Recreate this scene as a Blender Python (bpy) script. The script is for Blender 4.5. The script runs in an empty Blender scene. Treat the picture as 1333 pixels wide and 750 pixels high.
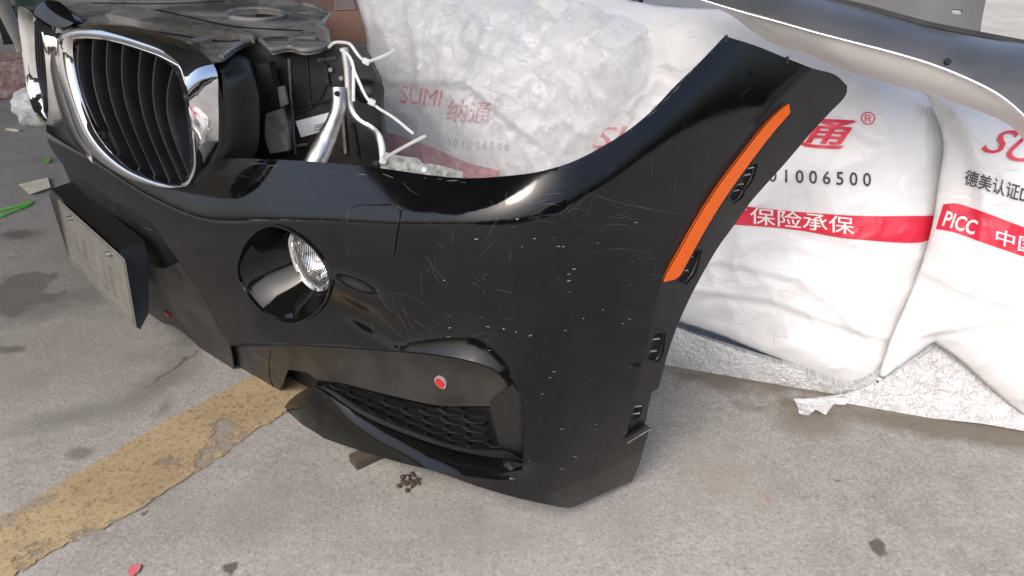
import bpy, bmesh, math, random
import numpy as np
from mathutils import Vector, Matrix
from mathutils.geometry import delaunay_2d_cdt
random.seed(7); rng = np.random.default_rng(7)
scn = bpy.context.scene
R = math.radians
# ------------------------------------------------------------------ camera, world, sun, exposure
F_PX, PITCH, CAMZ = 960.0, R(29.0), 0.9
cam = bpy.data.cameras.new('camera'); camo = bpy.data.objects.new('camera', cam); scn.collection.objects.link(camo)
cam.sensor_width = 36.0; cam.lens = 36.0 * F_PX / 1333.0; cam.clip_start = 0.02; cam.clip_end = 500
camo.location = (0, 0, CAMZ); camo.rotation_euler = (R(90) - PITCH, 0, 0); scn.camera = camo
w = bpy.data.worlds.new('World'); scn.world = w; w.use_nodes = True
nt = w.node_tree; sky = nt.nodes.new('ShaderNodeTexSky'); sky.sky_type = 'NISHITA'; sky.sun_disc = False
SUN_EL, SUN_AZ = R(50), R(215)           # azimuth clockwise from +Y
sky.sun_elevation = SUN_EL; sky.sun_rotation = SUN_AZ; sky.air_density = 1; sky.dust_density = 8.0; sky.ozone_density = 3.0
bg = nt.nodes['Background']; nt.links.new(sky.outputs[0], bg.inputs[0]); bg.inputs[1].default_value = 0.15
sl = bpy.data.lights.new('sun', 'SUN'); sl.energy = 0.6; sl.angle = R(22); sl.color = (1, .985, .965)
so = bpy.data.objects.new('sun', sl); scn.collection.objects.link(so)
sd = Vector((math.sin(SUN_AZ) * math.cos(SUN_EL), math.cos(SUN_AZ) * math.cos(SUN_EL), math.sin(SUN_EL)))
so.rotation_euler = sd.to_track_quat('Z', 'Y').to_euler()
scn.view_settings.view_transform = 'Standard'; scn.view_settings.look = 'None'
scn.view_settings.gamma = 1; scn.view_settings.exposure = 1.22
scn.render.engine = 'CYCLES'; scn.cycles.use_denoising = True; scn.cycles.max_bounces = 8
# ------------------------------------------------------------------ rays: points measured on the photograph -> places in the yard
cF = np.array([0, math.cos(PITCH), -math.sin(PITCH)]); cU = np.array([0, math.sin(PITCH), math.cos(PITCH)]); cR = np.array([1., 0, 0])
CAM = np.array([0, 0, CAMZ])
def rays(px):
    px = np.atleast_2d(np.asarray(px, float))
    return cF + (px[:, :1] - 666.5) / F_PX * cR - (px[:, 1:2] - 375) / F_PX * cU
def on_plane(px, n, c):
    d = rays(px); n = np.asarray(n, float); return CAM + d * ((c - n @ CAM) / (d @ n))[:, None]
def on_z(px, z=0.): return on_plane(px, (0, 0, 1), z)
def at_y(px, y):
    d = rays(px); return CAM + d * (np.asarray(y, float).reshape(-1) / d[:, 1])[:, None]
# ------------------------------------------------------------------ curves
def smooth_path(pts, closed=True, spacing=4., corner=48.):
    P = np.asarray(pts, float); n = len(P); out = []
    def is_c(i):
        if not closed and i in (0, n - 1): return True
        a = P[i] - P[i - 1]; b = P[(i + 1) % n] - P[i]
        return (a @ b) / (np.linalg.norm(a) * np.linalg.norm(b) + 1e-12) < math.cos(R(corner))
    C = [is_c(i) for i in range(n)]
    for i in range(n if closed else n - 1):
        p1, p2 = P[i], P[(i + 1) % n]
        p0 = P[i - 1] if not C[i] else 2 * p1 - p2
        p3 = P[(i + 2) % n] if not C[(i + 1) % n] else 2 * p2 - p1
        k = max(1, int(np.linalg.norm(p2 - p1) / spacing))
        a = np.linalg.norm(p1 - p0) ** .5 + 1e-9; b = np.linalg.norm(p2 - p1) ** .5 + 1e-9; c = np.linalg.norm(p3 - p2) ** .5 + 1e-9
        m1 = (p2 - p1) + b * ((p1 - p0) / a - (p2 - p0) / (a + b)); m2 = (p2 - p1) + b * ((p3 - p2) / c - (p3 - p1) / (b + c))
        t = np.arange(k)[:, None] / k
        out.append((2 * t**3 - 3 * t**2 + 1) * p1 + (t**3 - 2 * t**2 + t) * m1 + (-2 * t**3 + 3 * t**2) * p2 + (t**3 - t**2) * m2)
    o = np.concatenate(out)
    return o if closed else np.vstack([o, P[-1:]])
def inside(pts, poly):
    x, y = pts[:, 0][:, None], pts[:, 1][:, None]; a = poly; b = np.roll(poly, -1, 0)
    c = ((a[:, 1] > y) != (b[:, 1] > y)) & (x < (b[:, 0] - a[:, 0]) * (y - a[:, 1]) / (b[:, 1] - a[:, 1] + 1e-15) + a[:, 0])
    return c.sum(1) % 2 == 1
def seg_dist(pts, poly, closed=True):
    a = poly if closed else poly[:-1]; b = np.roll(poly, -1, 0) if closed else poly[1:]
    best = np.full(len(pts), 1e9)
    for k in range(0, len(pts), 4000):
        p = pts[k:k + 4000][:, None]; ab = b - a
        t = np.clip(((p - a) * ab).sum(2) / ((ab * ab).sum(1) + 1e-15), 0, 1)
        best[k:k + 4000] = np.linalg.norm(p - a - t[..., None] * ab, axis=2).min(1)
    return best
def lat(ix, iy, seed):
    h = (ix * 374761393 + iy * 668265263 + seed * 974711) & 0x7fffffff
    h = ((h ^ (h >> 13)) * 1274126177) & 0x7fffffff
    return ((h ^ (h >> 16)) & 0xffff) / 65535.0
def vnoise(x, y, seed=0):
    ix = np.floor(x).astype(np.int64); iy = np.floor(y).astype(np.int64); fx = x - ix; fy = y - iy
    fx = fx * fx * fx * (fx * (fx * 6 - 15) + 10); fy = fy * fy * fy * (fy * (fy * 6 - 15) + 10)
    return (lat(ix, iy, seed) * (1 - fx) + lat(ix + 1, iy, seed) * fx) * (1 - fy) + (lat(ix, iy + 1, seed) * (1 - fx) + lat(ix + 1, iy + 1, seed) * fx) * fy
def fbm(x, y, seed=0, oct=4):
    return sum(vnoise(x * 2**k, y * 2**k, seed + k) / 2**k for k in range(oct)) / (2 - 2.0**(1 - oct))
def ridge(x, y, seed=0): return 1 - np.abs(2 * vnoise(x, y, seed) - 1)
# ------------------------------------------------------------------ surfaces
class Prism:
    """upright surface over a plan curve; d(s,z) pushes it inward"""
    def __init__(self, plan, dfun):
        p = smooth_path(np.array(plan) * 1000, False, 2.0, 170) / 1000
        L = np.concatenate([[0], np.cumsum(np.linalg.norm(np.diff(p, axis=0), axis=1))])
        self.s = np.linspace(0, L[-1], 900)
        P = np.stack([np.interp(self.s, L, p[:, k]) for k in (0, 1)], 1)
        T = np.gradient(P, self.s, axis=0)
        k = np.ones(41) / 41                                 # even out the bend so reflections run smoothly
        for c in (0, 1): T[:, c] = np.convolve(np.pad(T[:, c], 20, 'edge'), k, 'valid')
        T /= np.linalg.norm(T, axis=1)[:, None]
        self.P = P; self.N = np.stack([-T[:, 1], T[:, 0]], 1); self.d = dfun
        if (self.N[450] @ -P[450]) < 0: self.N = -self.N
    def frame(self, s):
        f = lambda A: np.stack([np.interp(s, self.s, A[:, k]) for k in (0, 1)], 1)
        N = f(self.N); return f(self.P), N / np.linalg.norm(N, axis=1)[:, None]
    def pos(self, uv, off=0.):
        P, N = self.frame(uv[:, 0]); q = P - N * (self.d(uv[:, 0], uv[:, 1]) + off)[:, None]
        return np.column_stack([q, uv[:, 1]])
    def inv(self, px, off=0.):
        D = rays(px); n = len(D); dd = np.zeros(n) + off; out = None
        for it in range(10):
            Q = self.P[None] - self.N[None] * dd[:, None, None]
            cr = Q[:, :, 0] * D[:, None, 1] - Q[:, :, 1] * D[:, None, 0]
            sg = (cr[:, :-1] * cr[:, 1:]) <= 0
            s = np.empty(n); z = np.empty(n)
            for i in range(n):
                j = np.nonzero(sg[i])[0]
                if len(j) == 0: jj = int(np.abs(cr[i]).argmin()); t = 0.; jj = min(jj, 898)
                else:
                    jj = j[np.argmin(Q[i, j, 1])]; t = cr[i, jj] / (cr[i, jj] - cr[i, jj + 1] + 1e-15)
                s[i] = self.s[jj] + t * (self.s[jj + 1] - self.s[jj]); y = Q[i, jj, 1] * (1 - t) + Q[i, jj + 1, 1] * t
                z[i] = CAMZ + D[i, 2] * y / D[i, 1]
            nd = self.d(s, z) + off; dd = .3 * dd + .7 * nd
        return np.stack([s, z], 1)
class Plane:
    def __init__(self, o, U, V, h=None):
        self.o = np.array(o, float); self.U = np.array(U, float) / np.linalg.norm(U)
        V = np.array(V, float); V = V - self.U * (V @ self.U); self.V = V / np.linalg.norm(V)
        self.N = np.cross(self.U, self.V)
        if self.N @ (CAM - self.o) < 0: self.N = -self.N
        self.h = h
    def H(self, uv): return 0. if self.h is None else self.h(uv[:, 0], uv[:, 1])
    def pos(self, uv, off=0.):
        return self.o + uv[:, :1] * self.U + uv[:, 1:2] * self.V + (np.zeros(len(uv)) + self.H(uv) - off)[:, None] * self.N
    def inv(self, px, off=0.):
        D = rays(px); hh = np.zeros(len(D))
        for it in range(8 if self.h is not None else 1):
            t = ((self.o - CAM) @ self.N + hh - off) / (D @ self.N); q = CAM + D * t[:, None] - self.o
            uv = np.stack([q @ self.U, q @ self.V], 1)
            if self.h is not None: hh = .4 * hh + .6 * self.H(uv)
        return uv
def snormal(S, uv, off=0., e=.0015):
    a = S.pos(uv + [e, 0], off) - S.pos(uv - [e, 0], off); b = S.pos(uv + [0, e], off) - S.pos(uv - [0, e], off)
    n = np.cross(a, b); n /= np.linalg.norm(n, axis=1)[:, None] + 1e-15
    flip = np.sign(((CAM - S.pos(uv, off)) * n).sum(1))
    return n * (1 if flip.sum() >= 0 else -1)
# ------------------------------------------------------------------ objects
def link(o, parent=None):
    scn.collection.objects.link(o); o.parent = parent; return o
def tag(o, label=None, cat=None, group=None, kind=None):
    for k, v in (('label', label), ('category', cat), ('group', group), ('kind', kind)):
        if v: o[k] = v
    return o
def mesh(name, V, Fc, mat, parent=None, smooth=True, uv=None, sharp=None):
    me = bpy.data.meshes.new(name); me.from_pydata([tuple(map(float, v)) for v in V], [], [tuple(map(int, f)) for f in Fc])
    if uv is not None:
        L = me.uv_layers.new(name='uv'); idx = np.empty(len(me.loops), np.int32); me.loops.foreach_get('vertex_index', idx)
        L.data.foreach_set('uv', np.asarray(uv, np.float32)[idx].ravel())
    if smooth: me.polygons.foreach_set('use_smooth', [True] * len(me.polygons))
    me.validate(); me.update()
    if mat: me.materials.append(mat)
    o = bpy.data.objects.new(name, me); link(o, parent)
    if sharp is not None: me.set_sharp_from_angle(angle=R(sharp))
    return o
def empty(name, loc, label, cat, group=None):
    o = bpy.data.objects.new(name, None); link(o); o.location = (0, 0, 0); return tag(o, label, cat, group)
def triangulate(poly, holes, step):
    lo, hi = poly.min(0), poly.max(0)
    xs = np.arange(lo[0], hi[0], step); ys = np.arange(lo[1], hi[1], step * .866)
    g = np.concatenate([np.column_stack([xs + (step / 2 if k % 2 else 0), np.full(len(xs), y)]) for k, y in enumerate(ys)]) if len(xs) and len(ys) else np.zeros((0, 2))
    if len(g): g = g[inside(g, poly)]
    for h in holes:
        if len(g): g = g[~inside(g, h)]
    for h in [poly] + list(holes):
        if len(g): g = g[seg_dist(g, h) > step * .45]
    V = [poly] + list(holes); E = []; b = 0
    for h in V:
        n = len(h); E += [(b + i, b + (i + 1) % n) for i in range(n)]; b += n
    A = np.vstack(V + [g])
    r = delaunay_2d_cdt([Vector(p) for p in A], E, [], 0, 1e-7)
    v = np.array([tuple(p) for p in r[0]]); t = np.array([f for f in r[2] if len(f) == 3])
    c = v[t].mean(1); k = inside(c, poly)
    for h in holes: k &= ~inside(c, h)
    return v, t[k]
def patch_uv(name, S, poly, mat, parent=None, holes=(), step=.006, off=0., thick=.003, smooth=True):
    uv, T = triangulate(poly, holes, step)
    P = S.pos(uv, off); N = snormal(S, uv, off); n = len(P)
    a = P[T]; fl = (np.cross(a[:, 1] - a[:, 0], a[:, 2] - a[:, 0]) * N[T[:, 0]]).sum(1) < 0
    T[fl] = T[fl][:, ::-1]
    B = P - N * thick
    E = {}
    for t in T:
        for i in range(3): E[(t[i], t[(i + 1) % 3])] = 1
    rim = [(i, j) for (i, j) in E if (j, i) not in E]
    V = [P, B]; Fc = [tuple(t) for t in T] + [tuple(t[::-1] + n) for t in T]; UV = [uv, uv]
    ids = sorted({i for e in rim for i in e}); m = {i: k for k, i in enumerate(ids)}; k = len(ids); b = 2 * n
    V += [P[ids], B[ids]]; UV += [uv[ids], uv[ids]]
    Fc += [(b + m[j], b + m[i], b + k + m[i], b + k + m[j]) for i, j in rim]
    o = mesh(name, np.vstack(V), Fc, mat, parent, smooth, np.vstack(UV))
    if smooth:
        vn = np.zeros((2 * n + 2 * k, 3)); vn[:n] = N; vn[n:2 * n] = -N
        o.data.normals_split_custom_set_from_vertices([tuple(x) for x in vn])   # zero = keep the computed one
    return o
def patch(name, S, px, mat, parent=None, holes=(), step=.006, off=0., thick=.003, corner=48., smooth=True):
    poly = S.inv(smooth_path(px, True, 4., corner), off); hs = [S.inv(smooth_path(h, True, 4., corner), off) for h in holes]
    return patch_uv(name, S, poly, mat, parent, hs, step, off, thick, smooth)
def wall(name, S, px, off0, off1, mat, parent, closed=False, thick=.003):
    """return wall running inward from an edge of the surface"""
    uv = S.inv(smooth_path(px, closed, 4.), off0); n = len(uv); K = 4
    V = np.vstack([S.pos(uv, off0 + (off1 - off0) * k / K) for k in range(K + 1)])
    m = n if closed else n - 1
    Fc = [(k * n + i, k * n + (i + 1) % n, (k + 1) * n + (i + 1) % n, (k + 1) * n + i) for k in range(K) for i in range(m)]
    return mesh(name, V, Fc, mat, parent)
def tube(name, pts, r, mat, parent=None, n=8, flat=1., up=(0, 0, 1), spacing=.006, closed=False):
    P = smooth_path(np.asarray(pts, float) / spacing, closed, 1., 100) * spacing
    T = np.gradient(P, axis=0); T /= np.linalg.norm(T, axis=1)[:, None] + 1e-12
    rr = np.interp(np.linspace(0, 1, len(P)), np.linspace(0, 1, len(np.atleast_1d(r))), np.atleast_1d(r))
    up = np.array(up, float); A = np.cross(T, up); A /= np.linalg.norm(A, axis=1)[:, None] + 1e-9; Bv = np.cross(A, T)
    a = np.arange(n) * 2 * math.pi / n + math.pi / n
    V = np.concatenate([P[i] + rr[i] * (np.cos(a)[:, None] * A[i] + flat * np.sin(a)[:, None] * Bv[i]) for i in range(len(P))])
    Fc = [(i * n + j, i * n + (j + 1) % n, (i + 1) * n + (j + 1) % n, (i + 1) * n + j) for i in range(len(P) - 1) for j in range(n)]
    Fc += [tuple(range(n))[::-1], tuple((len(P) - 1) * n + j for j in range(n))]
    return mesh(name, V, Fc, mat, parent, sharp=50)
def loft(name, loops, mat, parent=None, closed=True, sharp=50, cap=False):
    n = len(loops[0]); V = np.vstack(loops); m = n if closed else n - 1
    Fc = [(k * n + i, k * n + (i + 1) % n, (k + 1) * n + (i + 1) % n, (k + 1) * n + i) for k in range(len(loops) - 1) for i in range(m)]
    if cap: Fc += [tuple(range(n)), tuple(range((len(loops) - 1) * n, len(loops) * n))[::-1]]
    return mesh(name, V, Fc, mat, parent, sharp=sharp)
def resample(px, n, closed=True):
    p = smooth_path(px, closed, 1.); q = np.vstack([p, p[:1]]) if closed else p
    L = np.concatenate([[0], np.cumsum(np.linalg.norm(np.diff(q, axis=0), axis=1))])
    t = np.linspace(0, L[-1], n, endpoint=not closed)
    return np.stack([np.interp(t, L, q[:, k]) for k in (0, 1)], 1)
def bevel_box(name, size, mat, parent=None, loc=(0, 0, 0), rot=None, bev=.004, jit=0.):
    bm = bmesh.new(); bmesh.ops.create_cube(bm, size=1); bmesh.ops.scale(bm, vec=size, verts=bm.verts)
    if bev: bmesh.ops.bevel(bm, geom=bm.edges[:], offset=bev, segments=2, affect='EDGES', profile=.6)
    for v in bm.verts: v.co += Vector([random.uniform(-jit, jit) for _ in range(3)])
    me = bpy.data.meshes.new(name); bm.to_mesh(me); bm.free()
    M = Matrix.Translation(loc) @ (rot.to_4x4() if rot else Matrix())
    me.transform(M); me.materials.append(mat); me.polygons.foreach_set('use_smooth', [True] * len(me.polygons)); me.set_sharp_from_angle(angle=R(40))
    return link(bpy.data.objects.new(name, me), parent)
def glyphs(text, bold=.0, shear=0.):
    cu = bpy.data.curves.new('t', 'FONT'); cu.body = text; cu.offset = bold; cu.shear = shear; cu.resolution_u = 3
    o = bpy.data.objects.new('t', cu); scn.collection.objects.link(o)
    me = bpy.data.meshes.new_from_object(o.evaluated_get(bpy.context.evaluated_depsgraph_get()))
    bpy.data.objects.remove(o); bm = bmesh.new(); bm.from_mesh(me); bpy.data.meshes.remove(me)
    for _ in range(4):
        bmesh.ops.triangulate(bm, faces=bm.faces[:])
        L = [e for e in bm.edges if e.calc_length() > .10]
        if not L: break
        bmesh.ops.subdivide_edges(bm, edges=L, cuts=1)
    bmesh.ops.triangulate(bm, faces=bm.faces[:])
    V = np.array([v.co[:2] for v in bm.verts]); T = [[v.index for v in f.verts] for f in bm.faces]; bm.free()
    V -= V.min(0); V /= V.max(0) + 1e-9
    return V, T
def lettering(name, S, text, quad, mat, parent, off=-.0012, bold=.0, shear=0.):
    V, T = glyphs(text, bold, shear); q = np.array(quad, float); a, b = V[:, :1], V[:, 1:]
    px = (q[0] * (1 - a) + q[1] * a) * (1 - b) + (q[3] * (1 - a) + q[2] * a) * b
    return mesh(name, S.pos(S.inv(px, off), off), T, mat, parent)
# ------------------------------------------------------------------ materials
def new_mat(name):
    m = bpy.data.materials.new(name); m.use_nodes = True; t = m.node_tree; return m, t, t.nodes['Principled BSDF']
def nd(t, typ, **kw):
    n = t.nodes.new(typ)
    for k, v in kw.items():
        if k in n.inputs: n.inputs[k].default_value = v
        else: setattr(n, k, v)
    return n
def noise(t, co, scale, detail=4, rough=.55, stretch=None):
    if stretch:
        mp = nd(t, 'ShaderNodeMapping'); mp.inputs['Scale'].default_value = stretch; t.links.new(co, mp.inputs[0]); co = mp.outputs[0]
    n = nd(t, 'ShaderNodeTexNoise', Scale=scale, Detail=detail, Roughness=rough); t.links.new(co, n.inputs['Vector']); return n.outputs['Fac']
def ramp(t, fac, stops):
    r = nd(t, 'ShaderNodeValToRGB'); e = r.color_ramp.elements
    while len(e) < len(stops): e.new(.5)
    for x, (p, c) in zip(e, stops):
        x.position = p; x.color = tuple(c) + (1,) if hasattr(c, '__len__') else (c, c, c, 1)
    t.links.new(fac, r.inputs[0]); return r.outputs[0]
def mix(t, fac, a, b, mode='MIX'):
    m = nd(t, 'ShaderNodeMix', data_type='RGBA', blend_type=mode)
    for i_, v in ((0, fac), (6, a), (7, b)):
        s = m.inputs[i_]
        if isinstance(v, (int, float)): s.default_value = v if i_ == 0 else (v, v, v, 1)
        elif isinstance(v, tuple): s.default_value = v + (1,)
        else: t.links.new(v, s)
    return m.outputs[2]
def bump(t, p, h, strength=.3, dist=.002):
    b = nd(t, 'ShaderNodeBump', Strength=strength, Distance=dist); t.links.new(h, b.inputs['Height'])
    if p.inputs['Normal'].is_linked: t.links.new(p.inputs['Normal'].links[0].from_socket, b.inputs['Normal'])
    t.links.new(b.outputs[0], p.inputs['Normal'])
def co(t, which='Object'): return nd(t, 'ShaderNodeTexCoord').outputs[which]
def simple(name, col, rough=.5, metal=0., var=.15, scale=30., bmp=0., bscale=200., ior=1.5, spec=.5):
    m, t, p = new_mat(name); c = co(t)
    f = noise(t, c, scale, 5); lo = tuple(x * (1 - var) for x in col); hi = tuple(min(1, x * (1 + var)) for x in col)
    t.links.new(ramp(t, f, [(.3, lo), (.7, hi)]), p.inputs['Base Color'])
    t.links.new(ramp(t, noise(t, c, scale * .7, 5), [(.3, max(0, rough * .8)), (.75, min(1, rough * 1.25))]), p.inputs['Roughness'])
    p.inputs['Metallic'].default_value = metal; p.inputs['IOR'].default_value = ior; p.inputs['Specular IOR Level'].default_value = spec
    if bmp: bump(t, p, noise(t, c, bscale, 4), bmp, .002)
    return m
def paint(name, dust=1., base=(.0022, .0024, .0032), rough=.045):
    m, t, p = new_mat(name); c = co(t)
    f1 = noise(t, c, 9, 6, .65); f2 = noise(t, c, 160, 3, .6)
    d = ramp(t, f1, [(.5, 0.), (.85, .4 * dust)]); sp = ramp(t, f2, [(.68, 0.), (.8, .25 * dust)])
    dm = mix(t, 1., d, sp, 'ADD')
    t.links.new(mix(t, dm, base, (.009, .0085, .008)), p.inputs['Base Color'])
    # fine hairline scuffs: stretched noise in several directions
    hl = None
    for ang, sc in ((20, 40), (75, 55), (140, 48)):
        mp = nd(t, 'ShaderNodeMapping'); mp.inputs['Rotation'].default_value = (R(ang), R(ang * 1.7), R(ang)); mp.inputs['Scale'].default_value = (1, 22, 22)
        t.links.new(c, mp.inputs[0]); n = nd(t, 'ShaderNodeTexNoise', Scale=sc * .5, Detail=2.); t.links.new(mp.outputs[0], n.inputs['Vector'])
        q = ramp(t, n.outputs['Fac'], [(.70, 0.), (.76, 1.)]); hl = q if hl is None else mix(t, 1., hl, q, 'ADD')
    rg = ramp(t, noise(t, c, 14, 5), [(.35, rough), (.75, rough + .06)])
    t.links.new(mix(t, 1., mix(t, 1., rg, mix(t, dm, 0., .12), 'ADD'), mix(t, hl, 0., .05), 'ADD'), p.inputs['Roughness'])
    p.inputs['IOR'].default_value = 1.45
    bump(t, p, noise(t, c, 11, 2), .05, .004)
    return m
M_paint = paint('black_gloss_paint'); M_gloss = paint('piano_black', .6, (.004, .004, .004), .06)
M_matte = simple('black_textured_plastic', (.008, .0078, .0075), .38, bmp=.25, bscale=900)
M_matte2 = simple('dusty_black_plastic', (.02, .0185, .016), .42, var=.5, scale=18, bmp=.2, bscale=700)
M_deep = simple('deep_black_plastic', (.006, .006, .006), .55)
M_slat = simple('slat_black_plastic', (.008, .008, .009), .33, bmp=.1, bscale=900)
def chrome():
    m, t, p = new_mat('chrome'); c = co(t); p.inputs['Base Color'].default_value = (.82, .82, .83, 1); p.inputs['Metallic'].default_value = 1
    t.links.new(ramp(t, noise(t, c, 25, 5), [(.4, .03), (.8, .14)]), p.inputs['Roughness']); bump(t, p, noise(t, c, 6, 2), .06, .004); return m
M_chrome = chrome()
def orange():
    m, t, p = new_mat('orange_reflector'); u = co(t)
    v = nd(t, 'ShaderNodeTexVoronoi', Scale=420.); t.links.new(u, v.inputs['Vector'])
    t.links.new(ramp(t, v.outputs['Distance'], [(.0, (.72, .125, .004)), (.7, (.62, .092, .002))]), p.inputs['Base Color'])
    p.inputs['Roughness'].default_value = .16; p.inputs['Emission Strength'].default_value = 0
    bump(t, p, v.outputs['Distance'], .15, .0006); return m
M_orange = orange()
M_red = simple('red_cap', (.42, .02, .02), .35); M_ring = simple('grey_ring', (.3, .3, .31), .35)
M_alu = simple('dull_aluminium', (.62, .61, .59), .38, 1., .2, 40, .15, 120)
M_galv = simple('galvanised_steel', (.34, .35, .33), .5, .7, .55, 90, .3, 150)
M_gdust = simple('grey_dusty_plastic', (.17, .16, .145), .6, 0, .4, 40)
M_tie = simple('white_nylon', (.78, .78, .76), .35)
M_label = simple('white_label', (.75, .76, .76), .4); M_ink = simple('dark_ink', (.03, .03, .03), .5)
M_plate = simple('cream_plate', (.165, .158, .137), .45, 0, .12, 20); M_plink = simple('plate_ink', (.10, .095, .08), .5)
def bagmat():
    m, t, p = new_mat('white_woven_bag'); c = co(t)
    t.links.new(ramp(t, noise(t, c, 7, 5), [(.3, (.66, .66, .66)), (.7, (.74, .74, .74))]), p.inputs['Base Color'])
    p.inputs['Roughness'].default_value = .38; p.inputs['Subsurface Weight'].default_value = 0.
    wv = nd(t, 'ShaderNodeTexVoronoi', feature='DISTANCE_TO_EDGE', Scale=14.); mp = nd(t, 'ShaderNodeMapping'); mp.inputs['Scale'].default_value = (1, 1, 1.6)
    n2 = nd(t, 'ShaderNodeTexNoise', Scale=6., Detail=3.); t.links.new(c, n2.inputs['Vector'])
    ad = nd(t, 'ShaderNodeMix', data_type='VECTOR'); ad.inputs[0].default_value = .25; t.links.new(c, ad.inputs[4]); t.links.new(n2.outputs['Color'], ad.inputs[5])
    t.links.new(ad.outputs[1], mp.inputs[0]); t.links.new(mp.outputs[0], wv.inputs['Vector'])
    bump(t, p, ramp(t, wv.outputs['Distance'], [(0., 0.), (.06, 1.)]), .16, .004)
    bump(t, p, noise(t, c, 26, 6, .62), .28, .005); bump(t, p, noise(t, c, 420, 2, .5), .12, .001); return m
M_bag = bagmat()
M_bagred = simple('red_print', (.62, .02, .05), .4, 0, .12, 60); M_bagred2 = simple('faded_red_print', (.55, .16, .19), .4, 0, .3, 60)
M_bagink = simple('black_print', (.04, .04, .045), .45); M_bagink2 = simple('grey_print', (.38, .38, .38), .45); M_bagwhite = simple('white_print', (.78, .74, .74), .4)
def film(name, a=.25, tint=(.85, .86, .86), rough=.12, scale=30):
    m, t, p = new_mat(name); c = co(t); p.inputs['Base Color'].default_value = tint + (1,); p.inputs['Roughness'].default_value = rough
    tr = nd(t, 'ShaderNodeBsdfTransparent'); ms = nd(t, 'ShaderNodeMixShader')
    t.links.new(ramp(t, noise(t, c, scale, 5), [(.3, a * .6), (.72, min(1, a * 1.6))]), ms.inputs[0])
    t.links.new(tr.outputs[0], ms.inputs[1]); t.links.new(p.outputs[0], ms.inputs[2]); t.links.new(ms.outputs[0], t.nodes['Material Output'].inputs[0])
    bump(t, p, noise(t, c, 40, 5), .18, .005)
    v = nd(t, 'ShaderNodeTexVoronoi', feature='DISTANCE_TO_EDGE', Scale=22.); nz = nd(t, 'ShaderNodeTexNoise', Scale=9., Detail=4.); t.links.new(c, nz.inputs['Vector'])
    ad = nd(t, 'ShaderNodeMix', data_type='VECTOR'); ad.inputs[0].default_value = .3; t.links.new(c, ad.inputs[4]); t.links.new(nz.outputs['Color'], ad.inputs[5]); t.links.new(ad.outputs[1], v.inputs['Vector'])
    bump(t, p, ramp(t, v.outputs['Distance'], [(0., 1.), (.04, 0.)]), .6, .004); return m
M_film = film('cloudy_film', .2, rough=.07); M_scrap = film('clear_scrap', .45)
def bubble():
    m, t, p = new_mat('bubble_wrap'); c = co(t, 'UV')
    v = nd(t, 'ShaderNodeTexVoronoi', Scale=150., Randomness=.8); t.links.new(c, v.inputs['Vector'])
    cr = nd(t, 'ShaderNodeTexVoronoi', feature='DISTANCE_TO_EDGE', Scale=48.); nz = nd(t, 'ShaderNodeTexNoise', Scale=30., Detail=4.); t.links.new(c, nz.inputs['Vector'])
    ad = nd(t, 'ShaderNodeMix', data_type='VECTOR'); ad.inputs[0].default_value = .06; t.links.new(c, ad.inputs[4]); t.links.new(nz.outputs['Color'], ad.inputs[5]); t.links.new(ad.outputs[1], cr.inputs['Vector'])
    col = ramp(t, noise(t, c, 22, 6, .7), [(.35, (.34, .34, .335)), (.65, (.54, .54, .54))])
    t.links.new(mix(t, ramp(t, noise(t, c, 230, 4, .8), [(.5, 0.), (.66, .55)]), mix(t, ramp(t, noise(t, c, 140, 4, .75), [(.36, .5), (.5, 0.)]), col, (.22, .22, .22)), (.85, .85, .85)), p.inputs['Base Color'])  # white flecks paint the wrap's sparkle into its base colour
    spk = ramp(t, noise(t, c, 210, 4, .8), [(.38, .6), (.5, 0.)]); col2 = mix(t, spk, (.0, .0, .0), (.25, .25, .25))
    p.inputs['Roughness'].default_value = .16; bump(t, p, ramp(t, cr.outputs['Distance'], [(0., 1.), (.15, 0.)]), .45, .004); bump(t, p, noise(t, c, 120, 5, .7), .45, .004)
    bump(t, p, ramp(t, v.outputs['Distance'], [(0., 1.), (.6, 0.)]), .25, .003); return m
M_bubble = bubble()
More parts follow.
